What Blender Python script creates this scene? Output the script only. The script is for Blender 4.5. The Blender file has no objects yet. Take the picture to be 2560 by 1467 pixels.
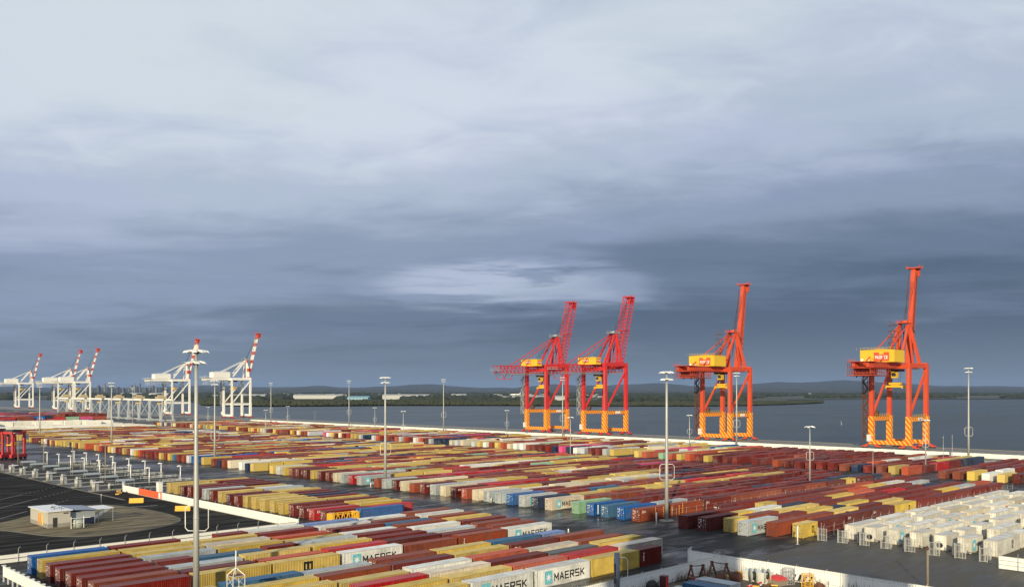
import bpy, math, random
import numpy as np
from mathutils import Vector, Matrix
random.seed(7)
SC = bpy.context.scene
COL = SC.collection
R = math.radians
HAZE = True

# ---------------------------------------------------------------- camera
# world X runs along the containers (towards the quay), world Y along the rows; the ground is z = 0
cam_d = bpy.data.cameras.new('camera')
cam_d.sensor_width = 36.0
cam_d.lens = 36.0 * 2252 / 2560
cam_d.shift_y = 243.5 / 2560
cam_d.clip_start = 1.0
cam_d.clip_end = 90000.0
cam = bpy.data.objects.new('camera', cam_d)
cam.location = (0, 0, 30)
cam.rotation_euler = (R(90), 0, R(45.97 - 90))
COL.objects.link(cam)
SC.camera = cam
CU, SU = .719, .695                      # camera right = (CU,-SU), forward = (SU,CU)

# ---------------------------------------------------------------- sky and sun
SUN_DIR = Vector((math.cos(R(33)), math.sin(R(33)), 0))     # the way the light travels over the ground
SUN_EL = 15.0
world = bpy.data.worlds.new('World')
SC.world = world
world.use_nodes = True


class NT:
    """tiny node-graph writer"""
    def __init__(s, tree):
        s.t = tree
        tree.nodes.clear()

    def n(s, typ, **kw):
        nd = s.t.nodes.new(typ)
        for k, v in kw.items():
            setattr(nd, k, v)
        return nd

    def set(s, sock, v):
        if isinstance(v, bpy.types.NodeSocket):
            s.t.links.new(v, sock)
        elif v is not None:
            sock.default_value = v

    def m(s, op, a, b=None, c=None, clamp=False):
        nd = s.n('ShaderNodeMath', operation=op, use_clamp=clamp)
        s.set(nd.inputs[0], a)
        s.set(nd.inputs[1], b)
        if c is not None:
            s.set(nd.inputs[2], c)
        return nd.outputs[0]

    def ss(s, x, a, b):
        nd = s.n('ShaderNodeMapRange', interpolation_type='SMOOTHSTEP')
        s.set(nd.inputs[0], x)
        s.set(nd.inputs[1], a)
        s.set(nd.inputs[2], b)
        return nd.outputs[0]

    def mix(s, f, a, b, typ='MIX'):
        nd = s.n('ShaderNodeMix', data_type='RGBA', blend_type=typ)
        s.set(nd.inputs[0], f)
        s.set(nd.inputs[6], a)
        s.set(nd.inputs[7], b)
        return nd.outputs[2]

    def noise(s, vec, scale, detail=4, rough=.5, dist=0.0, col=False):
        nd = s.n('ShaderNodeTexNoise')
        s.set(nd.inputs['Vector'], vec)
        nd.inputs['Scale'].default_value = scale
        nd.inputs['Detail'].default_value = detail
        nd.inputs['Roughness'].default_value = rough
        nd.inputs['Distortion'].default_value = dist
        return nd.outputs[1 if col else 0]

    def comb(s, x, y, z):
        nd = s.n('ShaderNodeCombineXYZ')
        for i, v in enumerate((x, y, z)):
            s.set(nd.inputs[i], v)
        return nd.outputs[0]

    def sep(s, v):
        nd = s.n('ShaderNodeSeparateXYZ')
        s.set(nd.inputs[0], v)
        return nd.outputs

    def mapv(s, v, scale=(1, 1, 1), loc=(0, 0, 0), rot=(0, 0, 0)):
        nd = s.n('ShaderNodeMapping')
        s.set(nd.inputs[0], v)
        nd.inputs['Location'].default_value = loc
        nd.inputs['Rotation'].default_value = rot
        nd.inputs['Scale'].default_value = scale
        return nd.outputs[0]

    def ramp(s, f, stops, interp='LINEAR'):
        nd = s.n('ShaderNodeValToRGB')
        cr = nd.color_ramp
        cr.interpolation = interp
        while len(cr.elements) > 1:
            cr.elements.remove(cr.elements[-1])
        for i, (p, c) in enumerate(stops):
            e = cr.elements[0] if i == 0 else cr.elements.new(p)
            e.position = p
            e.color = (c[0], c[1], c[2], 1) if len(c) == 3 else c
        s.set(nd.inputs[0], f)
        return nd.outputs[0]


def srgb(r, g, b):
    f = lambda c: c / 12.92 if c <= .04045 else ((c + .055) / 1.055) ** 2.4
    return (f(r / 255), f(g / 255), f(b / 255), 1.0)


def build_sky():
    w = NT(world.node_tree)
    tc = w.n('ShaderNodeTexCoord')
    d = tc.outputs['Generated']
    x, y, z = w.sep(d)
    right = w.m('SUBTRACT', w.m('MULTIPLY', x, CU), w.m('MULTIPLY', y, SU))
    fwd = w.m('ADD', w.m('MULTIPLY', x, SU), w.m('MULTIPLY', y, CU))
    az = w.m('ARCTAN2', right, fwd)                                  # compass angle, 0 = out over the wharf
    el = w.m('ARCSINE', w.m('MAXIMUM', z, -0.2))
    # two cloud decks seen in perspective
    zz = w.m('ADD', w.m('MAXIMUM', z, 0.0), 0.10)
    px, py = w.m('DIVIDE', right, zz), w.m('DIVIDE', fwd, zz)
    deck = w.comb(px, py, 0)
    # stretched streaky coordinates low in the sky
    streak = w.comb(w.m('MULTIPLY', az, 3.0), w.m('MULTIPLY', el, 26.0), 0.0)
    n_big = w.noise(w.mapv(deck, (.16, .30, 1), (3.1, 1.7, 0), (0, 0, .35)), 1.0, 5, .55, .4)
    n_fine = w.noise(w.mapv(deck, (.55, 1.0, 1), (7.0, 2.0, 0), (0, 0, .30)), 1.6, 7, .58, .5)
    n_str = w.noise(w.mapv(streak, (1, 1, 1), (2.3, .6, 0), (0, 0, .05)), 1.35, 7, .6, .8)
    n_str2 = w.noise(w.mapv(streak, (.55, .6, 1), (8.0, 4.2, 0), (0, 0, -.05)), 1.0, 4, .5, .4)
    # tone: 0 = deep slate underside, 1 = bright thin cloud
    t = w.ss(el, .05, .36)                                           # brighter overhead
    lowleft = w.m('MULTIPLY', w.ss(az, .15, -.55), .20)               # paler towards the city side
    t = w.m('ADD', w.m('MULTIPLY', t, .82), lowleft)
    # the heavy slate bank that rises to the right
    bank_top = w.m('ADD', .13, w.m('MULTIPLY', w.ss(az, -.25, .55), .20))
    bank = w.m('MULTIPLY', w.ss(w.m('SUBTRACT', bank_top, el), -.13, .12), w.ss(az, -.30, .40))
    t = w.m('SUBTRACT', t, w.m('MULTIPLY', bank, .13))
    t = w.m('ADD', t, w.m('MULTIPLY', w.ss(el, .42, .16), .15))
    t = w.m('ADD', t, w.m('MULTIPLY', w.m('SUBTRACT', n_big, .5), .46))
    t = w.m('ADD', t, w.m('MULTIPLY', w.m('SUBTRACT', n_fine, .5), .34))
    n_bill = w.noise(w.mapv(deck, (1.0, 1.35, 1), (1.3, 5.0, 0), (0, 0, .5)), 3.2, 6, .56, .7)
    n_soft = w.noise(w.mapv(deck, (1.0, 1.2, 1), (9.3, 2.0, 0), (0, 0, .2)), 1.1, 3, .5, .3)
    t = w.m('ADD', t, w.m('MULTIPLY', w.m('MULTIPLY', w.m('SUBTRACT', n_bill, .5), w.ss(el, .10, .26)), .34))
    t = w.m('ADD', t, w.m('MULTIPLY', w.m('SUBTRACT', n_soft, .5), .22))
    lo = w.ss(el, .30, .05)
    t = w.m('ADD', t, w.m('MULTIPLY', w.m('MULTIPLY', w.m('SUBTRACT', n_str, .5), lo), .24))
    t = w.m('ADD', t, w.m('MULTIPLY', w.m('MULTIPLY', w.m('SUBTRACT', n_str2, .5), lo), .28))
    # the bright rift under the bank
    ex = w.m('DIVIDE', w.m('ADD', az, w.m('ADD', .005, w.m('MULTIPLY', w.m('SUBTRACT', n_big, .5), .10))), .150)
    ey = w.m('DIVIDE', w.m('ADD', w.m('SUBTRACT', el, .116), w.m('MULTIPLY', w.m('SUBTRACT', n_str, .5), .07)), .030)
    rr = w.m('ADD', w.m('MULTIPLY', ex, ex), w.m('MULTIPLY', ey, ey))
    rift = w.m('MULTIPLY', w.ss(rr, 1.8, .0), w.ss(n_str, .30, .56))
    t = w.m('ADD', t, w.m('MULTIPLY', rift, .44))
    cloud = w.ramp(t, [(0.0, srgb(82, 100, 124)), (.18, srgb(106, 124, 148)), (.42, srgb(143, 158, 183)),
                       (.70, srgb(182, 195, 215)), (1.0, srgb(214, 224, 233))], 'EASE')
    cloud = w.mix(w.m('MULTIPLY', w.ss(n_soft, .42, .62), .5), cloud, w.mix(1.0, cloud, (1.0, .965, 1.05, 1), 'MULTIPLY'))
    # grey-violet rain haze against the horizon
    cloud = w.mix(w.m('MULTIPLY', w.ss(el, .085, .0), .75), cloud, srgb(122, 138, 152))
    sky = w.n('ShaderNodeTexSky', sky_type='NISHITA', sun_disc=False)
    sky.sun_elevation = R(SUN_EL)
    sky.sun_rotation = math.atan2(-SUN_DIR.x, -SUN_DIR.y)
    sky.altitude = 30
    sky.dust_density = 2.0
    clear = w.n('ShaderNodeBackground')
    w.set(clear.inputs[0], sky.outputs[0])
    clear.inputs[1].default_value = .07
    over = w.n('ShaderNodeBackground')
    w.set(over.inputs[0], cloud)
    over.inputs[1].default_value = 1.0
    ms = w.n('ShaderNodeMixShader')
    ms.inputs[0].default_value = .94                                   # almost wholly overcast
    w.t.links.new(clear.outputs[0], ms.inputs[1])
    w.t.links.new(over.outputs[0], ms.inputs[2])
    out = w.n('ShaderNodeOutputWorld')
    w.t.links.new(ms.outputs[0], out.inputs[0])


build_sky()
sun_d = bpy.data.lights.new('sun', 'SUN')
sun_d.energy = 5.0
sun_d.angle = R(.5)
sun_d.color = (1.0, .85, .57)
sun = bpy.data.objects.new('sun', sun_d)
sv = SUN_DIR * math.cos(R(SUN_EL)) + Vector((0, 0, -math.sin(R(SUN_EL))))
sun.rotation_euler = sv.to_track_quat('-Z', 'Y').to_euler()
sun.location = (-200, -130, 120)
COL.objects.link(sun)
SC.view_settings.view_transform = 'Standard'
SC.view_settings.look = 'None'
SC.view_settings.exposure = 0.0
SC.view_settings.gamma = 1.0
SC.view_settings.use_curve_mapping = False
SC.render.engine = 'CYCLES'
SC.cycles.use_denoising = True
SC.cycles.max_bounces = 6
SC.cycles.diffuse_bounces = 3
SC.cycles.glossy_bounces = 3
SC.cycles.transmission_bounces = 3
SC.cycles.volume_bounces = 1
SC.cycles.sample_clamp_indirect = 6.0
SC.render.film_transparent = False

# ---------------------------------------------------------------- helpers


def gp(px, py, z=0.0):
    """ground point under a bearing: photo column/row (2560 x 1467) -> world X, Y at height z"""
    d = 2252.0 * (30.0 - z) / (py - 977.0)
    r = (px - 1280.0) / 2252.0 * d
    return CU * r + SU * d, -SU * r + CU * d


class MB:
    """collects shapes, then links them as one mesh object"""
    def __init__(s):
        s.v, s.f, s.sm = [], [], []

    def add(s, vs, fs, smooth=False):
        o = len(s.v)
        s.v += [tuple(p) for p in vs]
        s.f += [tuple(i + o for i in f) for f in fs]
        s.sm += [smooth] * len(fs)
        return s

    def box(s, x0, x1, y0, y1, z0, z1):
        return s.add([(x0, y0, z0), (x1, y0, z0), (x1, y1, z0), (x0, y1, z0),
                      (x0, y0, z1), (x1, y0, z1), (x1, y1, z1), (x0, y1, z1)],
                     [(3, 2, 1, 0), (4, 5, 6, 7), (0, 1, 5, 4), (1, 2, 6, 5), (2, 3, 7, 6), (3, 0, 4, 7)])

    def bar(s, p0, p1, w, h=None, w1=None, h1=None):
        """square bar from p0 to p1, w across (horizontal), h the other way"""
        h = w if h is None else h
        w1 = w if w1 is None else w1
        h1 = h if h1 is None else h1
        p0, p1 = Vector(p0), Vector(p1)
        d = (p1 - p0).normalized()
        up = Vector((0, 0, 1)) if abs(d.z) < .95 else Vector((0, 1, 0))
        a = d.cross(up).normalized()
        b = a.cross(d).normalized()
        vs = []
        for p, ww, hh in ((p0, w, h), (p1, w1, h1)):
            vs += [p - a * ww / 2 - b * hh / 2, p + a * ww / 2 - b * hh / 2, p + a * ww / 2 + b * hh / 2, p - a * ww / 2 + b * hh / 2]
        return s.add(vs, [(0, 1, 2, 3), (7, 6, 5, 4), (4, 5, 1, 0), (5, 6, 2, 1), (6, 7, 3, 2), (7, 4, 0, 3)])

    def tube(s, pts, r, n=6, cap=True):
        """round tube through pts; r a number or one per point"""
        pts = [Vector(p) for p in pts]
        rs = [r] * len(pts) if not hasattr(r, '__len__') else r
        o = []
        ref = None
        for i, p in enumerate(pts):
            d = (pts[min(i + 1, len(pts) - 1)] - pts[max(i - 1, 0)]).normalized()
            if ref is None:
                ref = Vector((0, 0, 1)) if abs(d.z) < .9 else Vector((1, 0, 0))
            a = d.cross(ref).normalized()
            b = a.cross(d).normalized()
            ref = b
            o += [p + (a * math.cos(2 * math.pi * k / n) + b * math.sin(2 * math.pi * k / n)) * rs[i] for k in range(n)]
        fs = []
        for i in range(len(pts) - 1):
            for k in range(n):
                k2 = (k + 1) % n
                fs.append((i * n + k, (i + 1) * n + k, (i + 1) * n + k2, i * n + k2))
        if cap:
            fs.append(tuple(range(n)))
            fs.append(tuple(reversed(range((len(pts) - 1) * n, len(pts) * n))))
        return s.add(o, fs, True)

    def poly(s, pts, z0, z1):
        """upright prism over a counter-clockwise outline"""
        n = len(pts)
        vs = [(p[0], p[1], z0) for p in pts] + [(p[0], p[1], z1) for p in pts]
        fs = [tuple(reversed(range(n))), tuple(range(n, 2 * n))]
        fs += [(i, (i + 1) % n, n + (i + 1) % n, n + i) for i in range(n)]
        return s.add(vs, fs)

    def mesh(s, name, mat=None):
        me = bpy.data.meshes.new(name)
        me.from_pydata(s.v, [], s.f)
        if any(s.sm):
            me.polygons.foreach_set('use_smooth', s.sm)
        if mat:
            me.materials.append(mat)
        me.update()
        return me

    def build(s, name, mat, parent=None, loc=None, rz=0.0):
        o = bpy.data.objects.new(name, s.mesh(name, mat))
        COL.objects.link(o)
        o.parent = parent
        if loc is not None:
            o.location = loc
        o.rotation_euler.z = rz
        return o


def thing(name, label, cat, loc=(0, 0, 0), rz=0.0, group=None):
    o = bpy.data.objects.new(name, None)
    o.empty_display_size = .5
    COL.objects.link(o)
    o.location = loc
    o.rotation_euler.z = rz
    tag(o, label, cat, group)
    return o


def tag(o, label=None, cat=None, group=None, kind=None):
    if label:
        o['label'] = label
    if cat:
        o['category'] = cat
    if group:
        o['group'] = group
    if kind:
        o['kind'] = kind
    return o


def stuff(o):
    o['kind'] = 'stuff'
    return o


def use(mesh, name, parent, loc=(0, 0, 0), rz=0.0, mat=None):
    """another object on shared mesh data"""
    o = bpy.data.objects.new(name, mesh)
    COL.objects.link(o)
    o.parent = parent
    o.location = loc
    o.rotation_euler.z = rz
    if mat is not None:
        o.material_slots[0].link = 'OBJECT'
        o.material_slots[0].material = mat
    return o


def dup(root, loc, rz=None, label=None):
    """a copy of a thing with copies of its parts and sub-parts"""
    r = root.copy()
    COL.objects.link(r)
    r.location = loc
    if rz is not None:
        r.rotation_euler.z = rz
    if label:
        r['label'] = label
    for ch in list(root.children):
        c = ch.copy()
        COL.objects.link(c)
        c.parent = r
        for g in list(ch.children):
            q = g.copy()
            COL.objects.link(q)
            q.parent = c
    return r


ORD = ['first', 'second', 'third', 'fourth', 'fifth', 'sixth', 'seventh', 'eighth', 'ninth', 'tenth', 'eleventh', 'twelfth',
       'thirteenth', 'fourteenth', 'fifteenth', 'sixteenth', 'seventeenth', 'eighteenth', 'nineteenth', 'twentieth',
       'twenty-first', 'twenty-second', 'twenty-third', 'twenty-fourth', 'twenty-fifth', 'twenty-sixth', 'twenty-seventh',
       'twenty-eighth', 'twenty-ninth', 'thirtieth', 'thirty-first', 'thirty-second', 'thirty-third', 'thirty-fourth']

# ---------------------------------------------------------------- materials


def principled(name):
    m = bpy.data.materials.new(name)
    m.use_nodes = True
    t = NT(m.node_tree)
    b = t.n('ShaderNodeBsdfPrincipled')
    o = t.n('ShaderNodeOutputMaterial')
    t.t.links.new(b.outputs[0], o.inputs[0])
    return m, t, b, o


def plain(name, col, rough=.5, metal=0.0, var=.18, scale=.6, dirt=.0, bump=0.0):
    """painted or bare surface with uneven tone and grime"""
    m, t, b, o = principled(name)
    tc = t.n('ShaderNodeTexCoord').outputs['Object']
    n1 = t.noise(tc, scale, 5, .6)
    n2 = t.noise(tc, scale * 9, 3, .6)
    c = t.mix(n1, tuple(x * (1 - var) for x in col[:3]) + (1,), tuple(min(1, x * (1 + var)) for x in col[:3]) + (1,))
    if dirt:
        c = t.mix(t.m('MULTIPLY', t.ss(t.m('ADD', t.m('MULTIPLY', n1, .6), t.m('MULTIPLY', n2, .4)), .50, .72), dirt), c, (.10, .075, .05, 1))
    t.set(b.inputs['Base Color'], c)
    t.set(b.inputs['Roughness'], t.m('ADD', rough - .08, t.m('MULTIPLY', n2, .16)))
    b.inputs['Metallic'].default_value = metal
    if bump:
        bp = t.n('ShaderNodeBump')
        bp.inputs['Strength'].default_value = bump
        bp.inputs['Distance'].default_value = .02
        t.set(bp.inputs['Height'], n2)
        t.t.links.new(bp.outputs[0], b.inputs['Normal'])
    return m


def container_paint(name, col, rust=.25, rough=.42, fade=.25):
    """container enamel: chalky, streaked and rust-spotted, a little different on each box"""
    m, t, b, o = principled(name)
    tc = t.n('ShaderNodeTexCoord').outputs['Object']
    oi = t.n('ShaderNodeObjectInfo')
    rnd = oi.outputs['Random']
    sh = t.n('ShaderNodeVectorMath', operation='ADD')
    t.set(sh.inputs[0], tc)
    t.set(sh.inputs[1], t.comb(t.m('MULTIPLY', rnd, 97), t.m('MULTIPLY', rnd, 41), t.m('MULTIPLY', rnd, 13)))
    p = sh.outputs[0]
    n1 = t.noise(p, .45, 5, .62)
    n2 = t.noise(t.mapv(p, (2.2, 2.2, .25)), 1.6, 4, .6)              # runs down the sides
    n3 = t.noise(t.mapv(p, (.35, 2.0, 2.0)), 1.1, 6, .65, .6)
    lum = (col[0] + col[1] + col[2]) / 3
    dark = tuple(x * .66 for x in col[:3]) + (1,)
    pale = tuple(x * .74 + lum * .26 + .035 for x in col[:3]) + (1,)
    c = t.mix(t.ss(n1, .25, .75), dark, tuple(col[:3]) + (1,))
    c = t.mix(t.m('MULTIPLY', t.ss(n2, .45, .8), fade * 2), c, pale)
    hsv = t.n('ShaderNodeHueSaturation')
    t.set(hsv.inputs['Value'], t.m('ADD', .82, t.m('MULTIPLY', rnd, .34)))
    t.set(hsv.inputs['Saturation'], t.m('ADD', .88, t.m('MULTIPLY', t.m('FRACT', t.m('MULTIPLY', rnd, 7.3)), .2)))
    t.set(hsv.inputs['Color'], c)
    c = hsv.outputs[0]
    rm = t.m('MULTIPLY', t.ss(t.m('ADD', t.m('MULTIPLY', n3, .7), t.m('MULTIPLY', n2, .3)), .60 - rust * .1, .74), min(1, rust * 2))
    rm = t.m('MULTIPLY', rm, t.ss(t.m('FRACT', t.m('MULTIPLY', rnd, 3.7)), .15, .8))
    c = t.mix(rm, c, (.11, .045, .022, 1))
    gr = t.noise(t.mapv(p, (.16, 1.1, .5), (4, 1, 2)), 1.0, 6, .62, .4)
    c = t.mix(t.m('MULTIPLY', t.ss(gr, .52, .72), .34), c, (.10, .088, .075, 1))
    t.set(b.inputs['Base Color'], c)
    t.set(b.inputs['Roughness'], t.m('ADD', rough - .1, t.m('MULTIPLY', n1, .25)))
    b.inputs['Specular IOR Level'].default_value = .14
    return m


CC = {  # name -> (linear colour, rust, words)
    'maroon': ((.175, .023, .018), .2, 'dark maroon'),
    'brown': ((.235, .055, .028), .2, 'reddish brown'),
    'wine': ((.125, .019, .015), .15, 'deep wine-red'),
    'red': ((.42, .024, .028), .2, 'bright red'),
    'orange': ((.46, .085, .038), .25, 'orange-red'),
    'yellow': ((.57, .415, .10), .2, 'mustard yellow'),
    'white': ((.66, .67, .64), .35, 'off-white'),
    'grey': ((.44, .48, .50), .25, 'pale grey'),
    'rusty': ((.62, .55, .44), .75, 'rust-stained cream'),
    'cream': ((.70, .62, .45), .25, 'cream'),
    'blue': ((.012, .105, .36), .15, 'bright blue'),
    'steel': ((.030, .12, .24), .25, 'dull steel-blue'),
    'sky': ((.16, .24, .48), .15, 'pale violet-blue'),
    'navy': ((.022, .038, .085), .2, 'navy'),
    'charcoal': ((.10, .115, .12), .5, 'charcoal grey'),
    'green': ((.26, .46, .30), .3, 'mint green'),
    'pink': ((.62, .06, .20), .1, 'magenta pink'),
    'reefer': ((.76, .74, .65), .34, 'white refrigerated'),
}
MC = {k: container_paint('paint_' + k, v[0], v[1]) for k, v in CC.items()}
M = {
    'bar_metal': plain('locking_bar_steel', (.42, .40, .38), .4, .4),
    'black': plain('black_print', (.012, .011, .012), .5, 0, .1),
    'white_print': plain('white_print', (.82, .82, .80), .5, 0, .08),
    'teal_print': plain('teal_print', (.16, .50, .58), .5, 0, .1),
    'steel': plain('galvanised_steel', (.40, .42, .42), .5, .35, .15, 1.2),
    'pole': plain('galvanised_mast', (.42, .43, .41), .5, .3, .2, .5, .35),
    'lamp_body': plain('floodlight_housing', (.74, .74, .70), .4, .2),
    'dark_metal': plain('dark_steel', (.05, .05, .052), .5, .3),
    'white_wall': plain('white_wall_sheet', (.82, .82, .76), .5, 0, .06, .25, .12),
    'grey_wall': plain('grey_coated_sheet', (.80, .80, .76), .45, 0, .06, .3, .15),
    'wall_rail': plain('wall_rail', (.22, .23, .22), .5, .2),
    'orange_wall': plain('orange_panel', (.80, .13, .045), .5, 0, .1, .4),
    'barrier_yellow': plain('yellow_barrier', (.75, .42, .03), .5, 0, .12, .8, .2),
    'concrete': plain('concrete', (.30, .29, .26), .85, 0, .15, .8, .2, .3),
    'timber': plain('weathered_timber', (.24, .20, .15), .8, 0, .2, 2.0, .3, .3),
    'crane_red': plain('crane_red', (.56, .030, .030), .5, 0, .22, .22, .22),
    'crane_orange': plain('crane_orange', (.60, .075, .025), .5, 0, .26, .2, .34),
    'crane_white': plain('crane_white', (.80, .79, .74), .42, 0, .05, .1, .10),
    'crane_yellow': plain('crane_yellow', (.74, .47, .03), .5, 0, .14, .2, .18),
    'sign_red': plain('sign_red', (.60, .10, .03), .45, 0, .1),
    'rust': plain('rusty_steel', (.13, .05, .028), .8, .1, .3, 1.5, .2),
    'asc_grey': plain('yard_crane_grey', (.47, .50, .50), .5, .1, .1, .2, .1),
    'cable_black': plain('rubber', (.015, .015, .016), .6),
    'glass': plain('dark_glass', (.03, .045, .055), .08, 0, .1),
    'roof_white': plain('roof_sheet', (.74, .74, .72), .45, .1, .08),
    'hut_wall': plain('hut_wall', (.46, .44, .38), .7, 0, .1, .5, .15),
    'hut_plinth': plain('hut_plinth', (.26, .25, .22), .8),
    'vivid_orange': plain('orange_door_panel', (.85, .35, .05), .35),  # own paint colour of the hut door panels
    'vivid_yellow': plain('yellow_door_panel', (.9, .62, .12), .35),
    'green_dull': plain('grey_green_tank', (.34, .37, .32), .6, 0, .1, .8, .2),
}
# ---------------------------------------------------------------- ground, water, far land


def asphalt():
    m, t, b, o = principled('wet_asphalt')
    p = t.n('ShaderNodeTexCoord').outputs['Object']
    big = t.noise(p, .035, 5, .6)
    mid = t.noise(t.mapv(p, (.10, .34, .2), (0, 0, 0), (0, 0, -.25)), 1.0, 6, .62, .6)
    trk = t.noise(t.mapv(p, (.05, .9, .2), (5, 2, 0), (0, 0, .05)), 1.0, 4, .6, .3)
    fine = t.noise(p, 5.0, 4, .7)
    c = t.mix(t.ss(mid, .30, .72), (.020, .0205, .021, 1), (.050, .048, .045, 1))
    c = t.mix(t.m('MULTIPLY', t.ss(trk, .52, .70), .55), c, (.014, .014, .015, 1))
    c = t.mix(t.m('MULTIPLY', fine, .35), c, (.060, .058, .055, 1))
    wet = t.ss(t.m('ADD', t.m('MULTIPLY', big, .55), t.m('MULTIPLY', mid, .45)), .44, .62)
    t.set(b.inputs['Base Color'], c)
    t.set(b.inputs['Roughness'], t.m('SUBTRACT', .50, t.m('MULTIPLY', wet, .32)))
    t.set(b.inputs['Specular IOR Level'], t.m('ADD', .02, t.m('MULTIPLY', wet, .18)))
    bp = t.n('ShaderNodeBump')
    bp.inputs['Strength'].default_value = .10
    bp.inputs['Distance'].default_value = .02
    t.set(bp.inputs['Height'], t.m('ADD', t.m('MULTIPLY', fine, .5), t.m('MULTIPLY', mid, .8)))
    t.t.links.new(bp.outputs[0], b.inputs['Normal'])
    return m


def damp_concrete():
    m, t, b, o = principled('damp_concrete')
    p = t.n('ShaderNodeTexCoord').outputs['Object']
    a = t.noise(t.mapv(p, (.09, .5, .2), (0, 0, 0), (0, 0, .55)), 1.0, 6, .62, .5)
    f = t.noise(p, 3.0, 5, .65)
    c = t.mix(t.ss(a, .32, .70), (.034, .033, .030, 1), (.10, .092, .074, 1))
    c = t.mix(t.m('MULTIPLY', f, .4), c, (.07, .066, .057, 1))
    t.set(b.inputs['Base Color'], c)
    t.set(b.inputs['Specular IOR Level'], t.m('ADD', .04, t.m('MULTIPLY', t.ss(a, .62, .38), .16)))
    t.set(b.inputs['Roughness'], t.m('ADD', .26, t.m('MULTIPLY', a, .45)))
    bp = t.n('ShaderNodeBump')
    bp.inputs['Strength'].default_value = .15
    bp.inputs['Distance'].default_value = .02
    t.set(bp.inputs['Height'], f)
    t.t.links.new(bp.outputs[0], b.inputs['Normal'])
    return m


def dry_grass():
    m, t, b, o = principled('streaky_verge')
    p = t.n('ShaderNodeTexCoord').outputs['Object']
    a = t.noise(t.mapv(p, (.10, .55, .2), (3, 0, 0), (0, 0, .58)), 1.0, 5, .6, .4)
    f = t.noise(p, 2.5, 6, .7)
    c = t.mix(t.ss(a, .36, .64), (.040, .030, .016, 1), (.21, .165, .085, 1))  # long dark and pale brown streaks in the turf colour
    c = t.mix(t.m('MULTIPLY', t.ss(f, .45, .7), .5), c, (.060, .068, .026, 1))
    t.set(b.inputs['Base Color'], c)
    b.inputs['Roughness'].default_value = .9
    bp = t.n('ShaderNodeBump')
    bp.inputs['Strength'].default_value = .5
    bp.inputs['Distance'].default_value = .08
    t.set(bp.inputs['Height'], f)
    t.t.links.new(bp.outputs[0], b.inputs['Normal'])
    return m


def sea():
    m, t, b, o = principled('sea_water')
    p = t.n('ShaderNodeTexCoord').outputs['Object']
    w1 = t.noise(t.mapv(p, (.10, .22, 1), (0, 0, 0), (0, 0, .6)), 1.0, 5, .6)
    w2 = t.noise(t.mapv(p, (.6, 1.1, 1), (0, 0, 0), (0, 0, .4)), 1.0, 4, .6)
    big = t.noise(t.mapv(p, (.0022, .0075, 1), (0, 0, 0), (0, 0, -.75)), 1.0, 5, .6, .3)
    t.set(b.inputs['Base Color'], t.mix(big, (.012, .024, .028, 1), (.046, .058, .056, 1)))
    t.set(b.inputs['Roughness'], t.m('ADD', .16, t.m('MULTIPLY', big, .30)))
    b.inputs['IOR'].default_value = 1.33
    b.inputs['Specular IOR Level'].default_value = .16
    bp = t.n('ShaderNodeBump')
    bp.inputs['Strength'].default_value = .8
    bp.inputs['Distance'].default_value = .5
    t.set(bp.inputs['Height'], t.m('ADD', w1, t.m('MULTIPLY', w2, .35)))
    t.t.links.new(bp.outputs[0], b.inputs['Normal'])
    return m


def land(name, a, c2, sc):
    m, t, b, o = principled(name)
    p = t.n('ShaderNodeTexCoord').outputs['Object']
    n = t.noise(p, sc, 8, .65)
    n2 = t.noise(p, sc * 14, 5, .7)
    c = t.mix(t.ss(n, .35, .65), a, c2)
    c = t.mix(t.m('MULTIPLY', n2, .5), c, tuple(x * .5 for x in a[:3]) + (1,))
    t.set(b.inputs['Base Color'], c)
    b.inputs['Roughness'].default_value = .9
    return m


M['asphalt'] = asphalt()
M['damp'] = damp_concrete()
M['verge'] = dry_grass()
M['sea'] = sea()
M['paintline'] = plain('road_marking', (.34, .34, .32), .6, 0, .3, 1.5, .5)
M['mangrove'] = land('mangrove_leaf', (.026, .036, .013, 1), (.044, .048, .020, 1), .02)  # leaf colour darkened: cloud shade over the trees is put into it
M['farland'] = land('far_land', (.030, .040, .020, 1), (.065, .066, .040, 1), .0012)
M['wood'] = land('far_wood', (.014, .024, .012, 1), (.024, .034, .016, 1), .004)
M['hill'] = land('hill_forest', (.012, .020, .018, 1), (.020, .030, .024, 1), .0009)
M['sand'] = land('sand_bar', (.36, .32, .24, 1), (.42, .38, .30, 1), .05)
M['city'] = plain('far_tower', (.075, .085, .10), .5, 0, .15, .02)
M['pale_roof'] = plain('far_shed_roof', (.36, .37, .36), .5, 0, .06, .01)
M['blue_roof'] = plain('far_blue_roof', (.16, .33, .42), .5, 0, .08, .01)

M['kerb'] = plain('old_kerb', (.13, .12, .10), .85, 0, .2, .8, .3)
QUAY = 492.0
g = MB()
g.add([(-600, -700, 0), (QUAY, -700, 0), (QUAY, 3200, 0), (-600, 3200, 0)], [(0, 1, 2, 3)])
g.add([(QUAY, -700, 0), (QUAY, -700, -6), (QUAY, 3200, -6), (QUAY, 3200, 0)], [(0, 1, 2, 3)])
tag(g.build('terminal_ground', M['asphalt']), kind='structure')

wt = MB()
wt.add([(-60000, -60000, -3), (60000, -60000, -3), (60000, 60000, -3), (-60000, 60000, -3)], [(0, 1, 2, 3)])
tag(wt.build('water', M['sea']), kind='structure')

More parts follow.
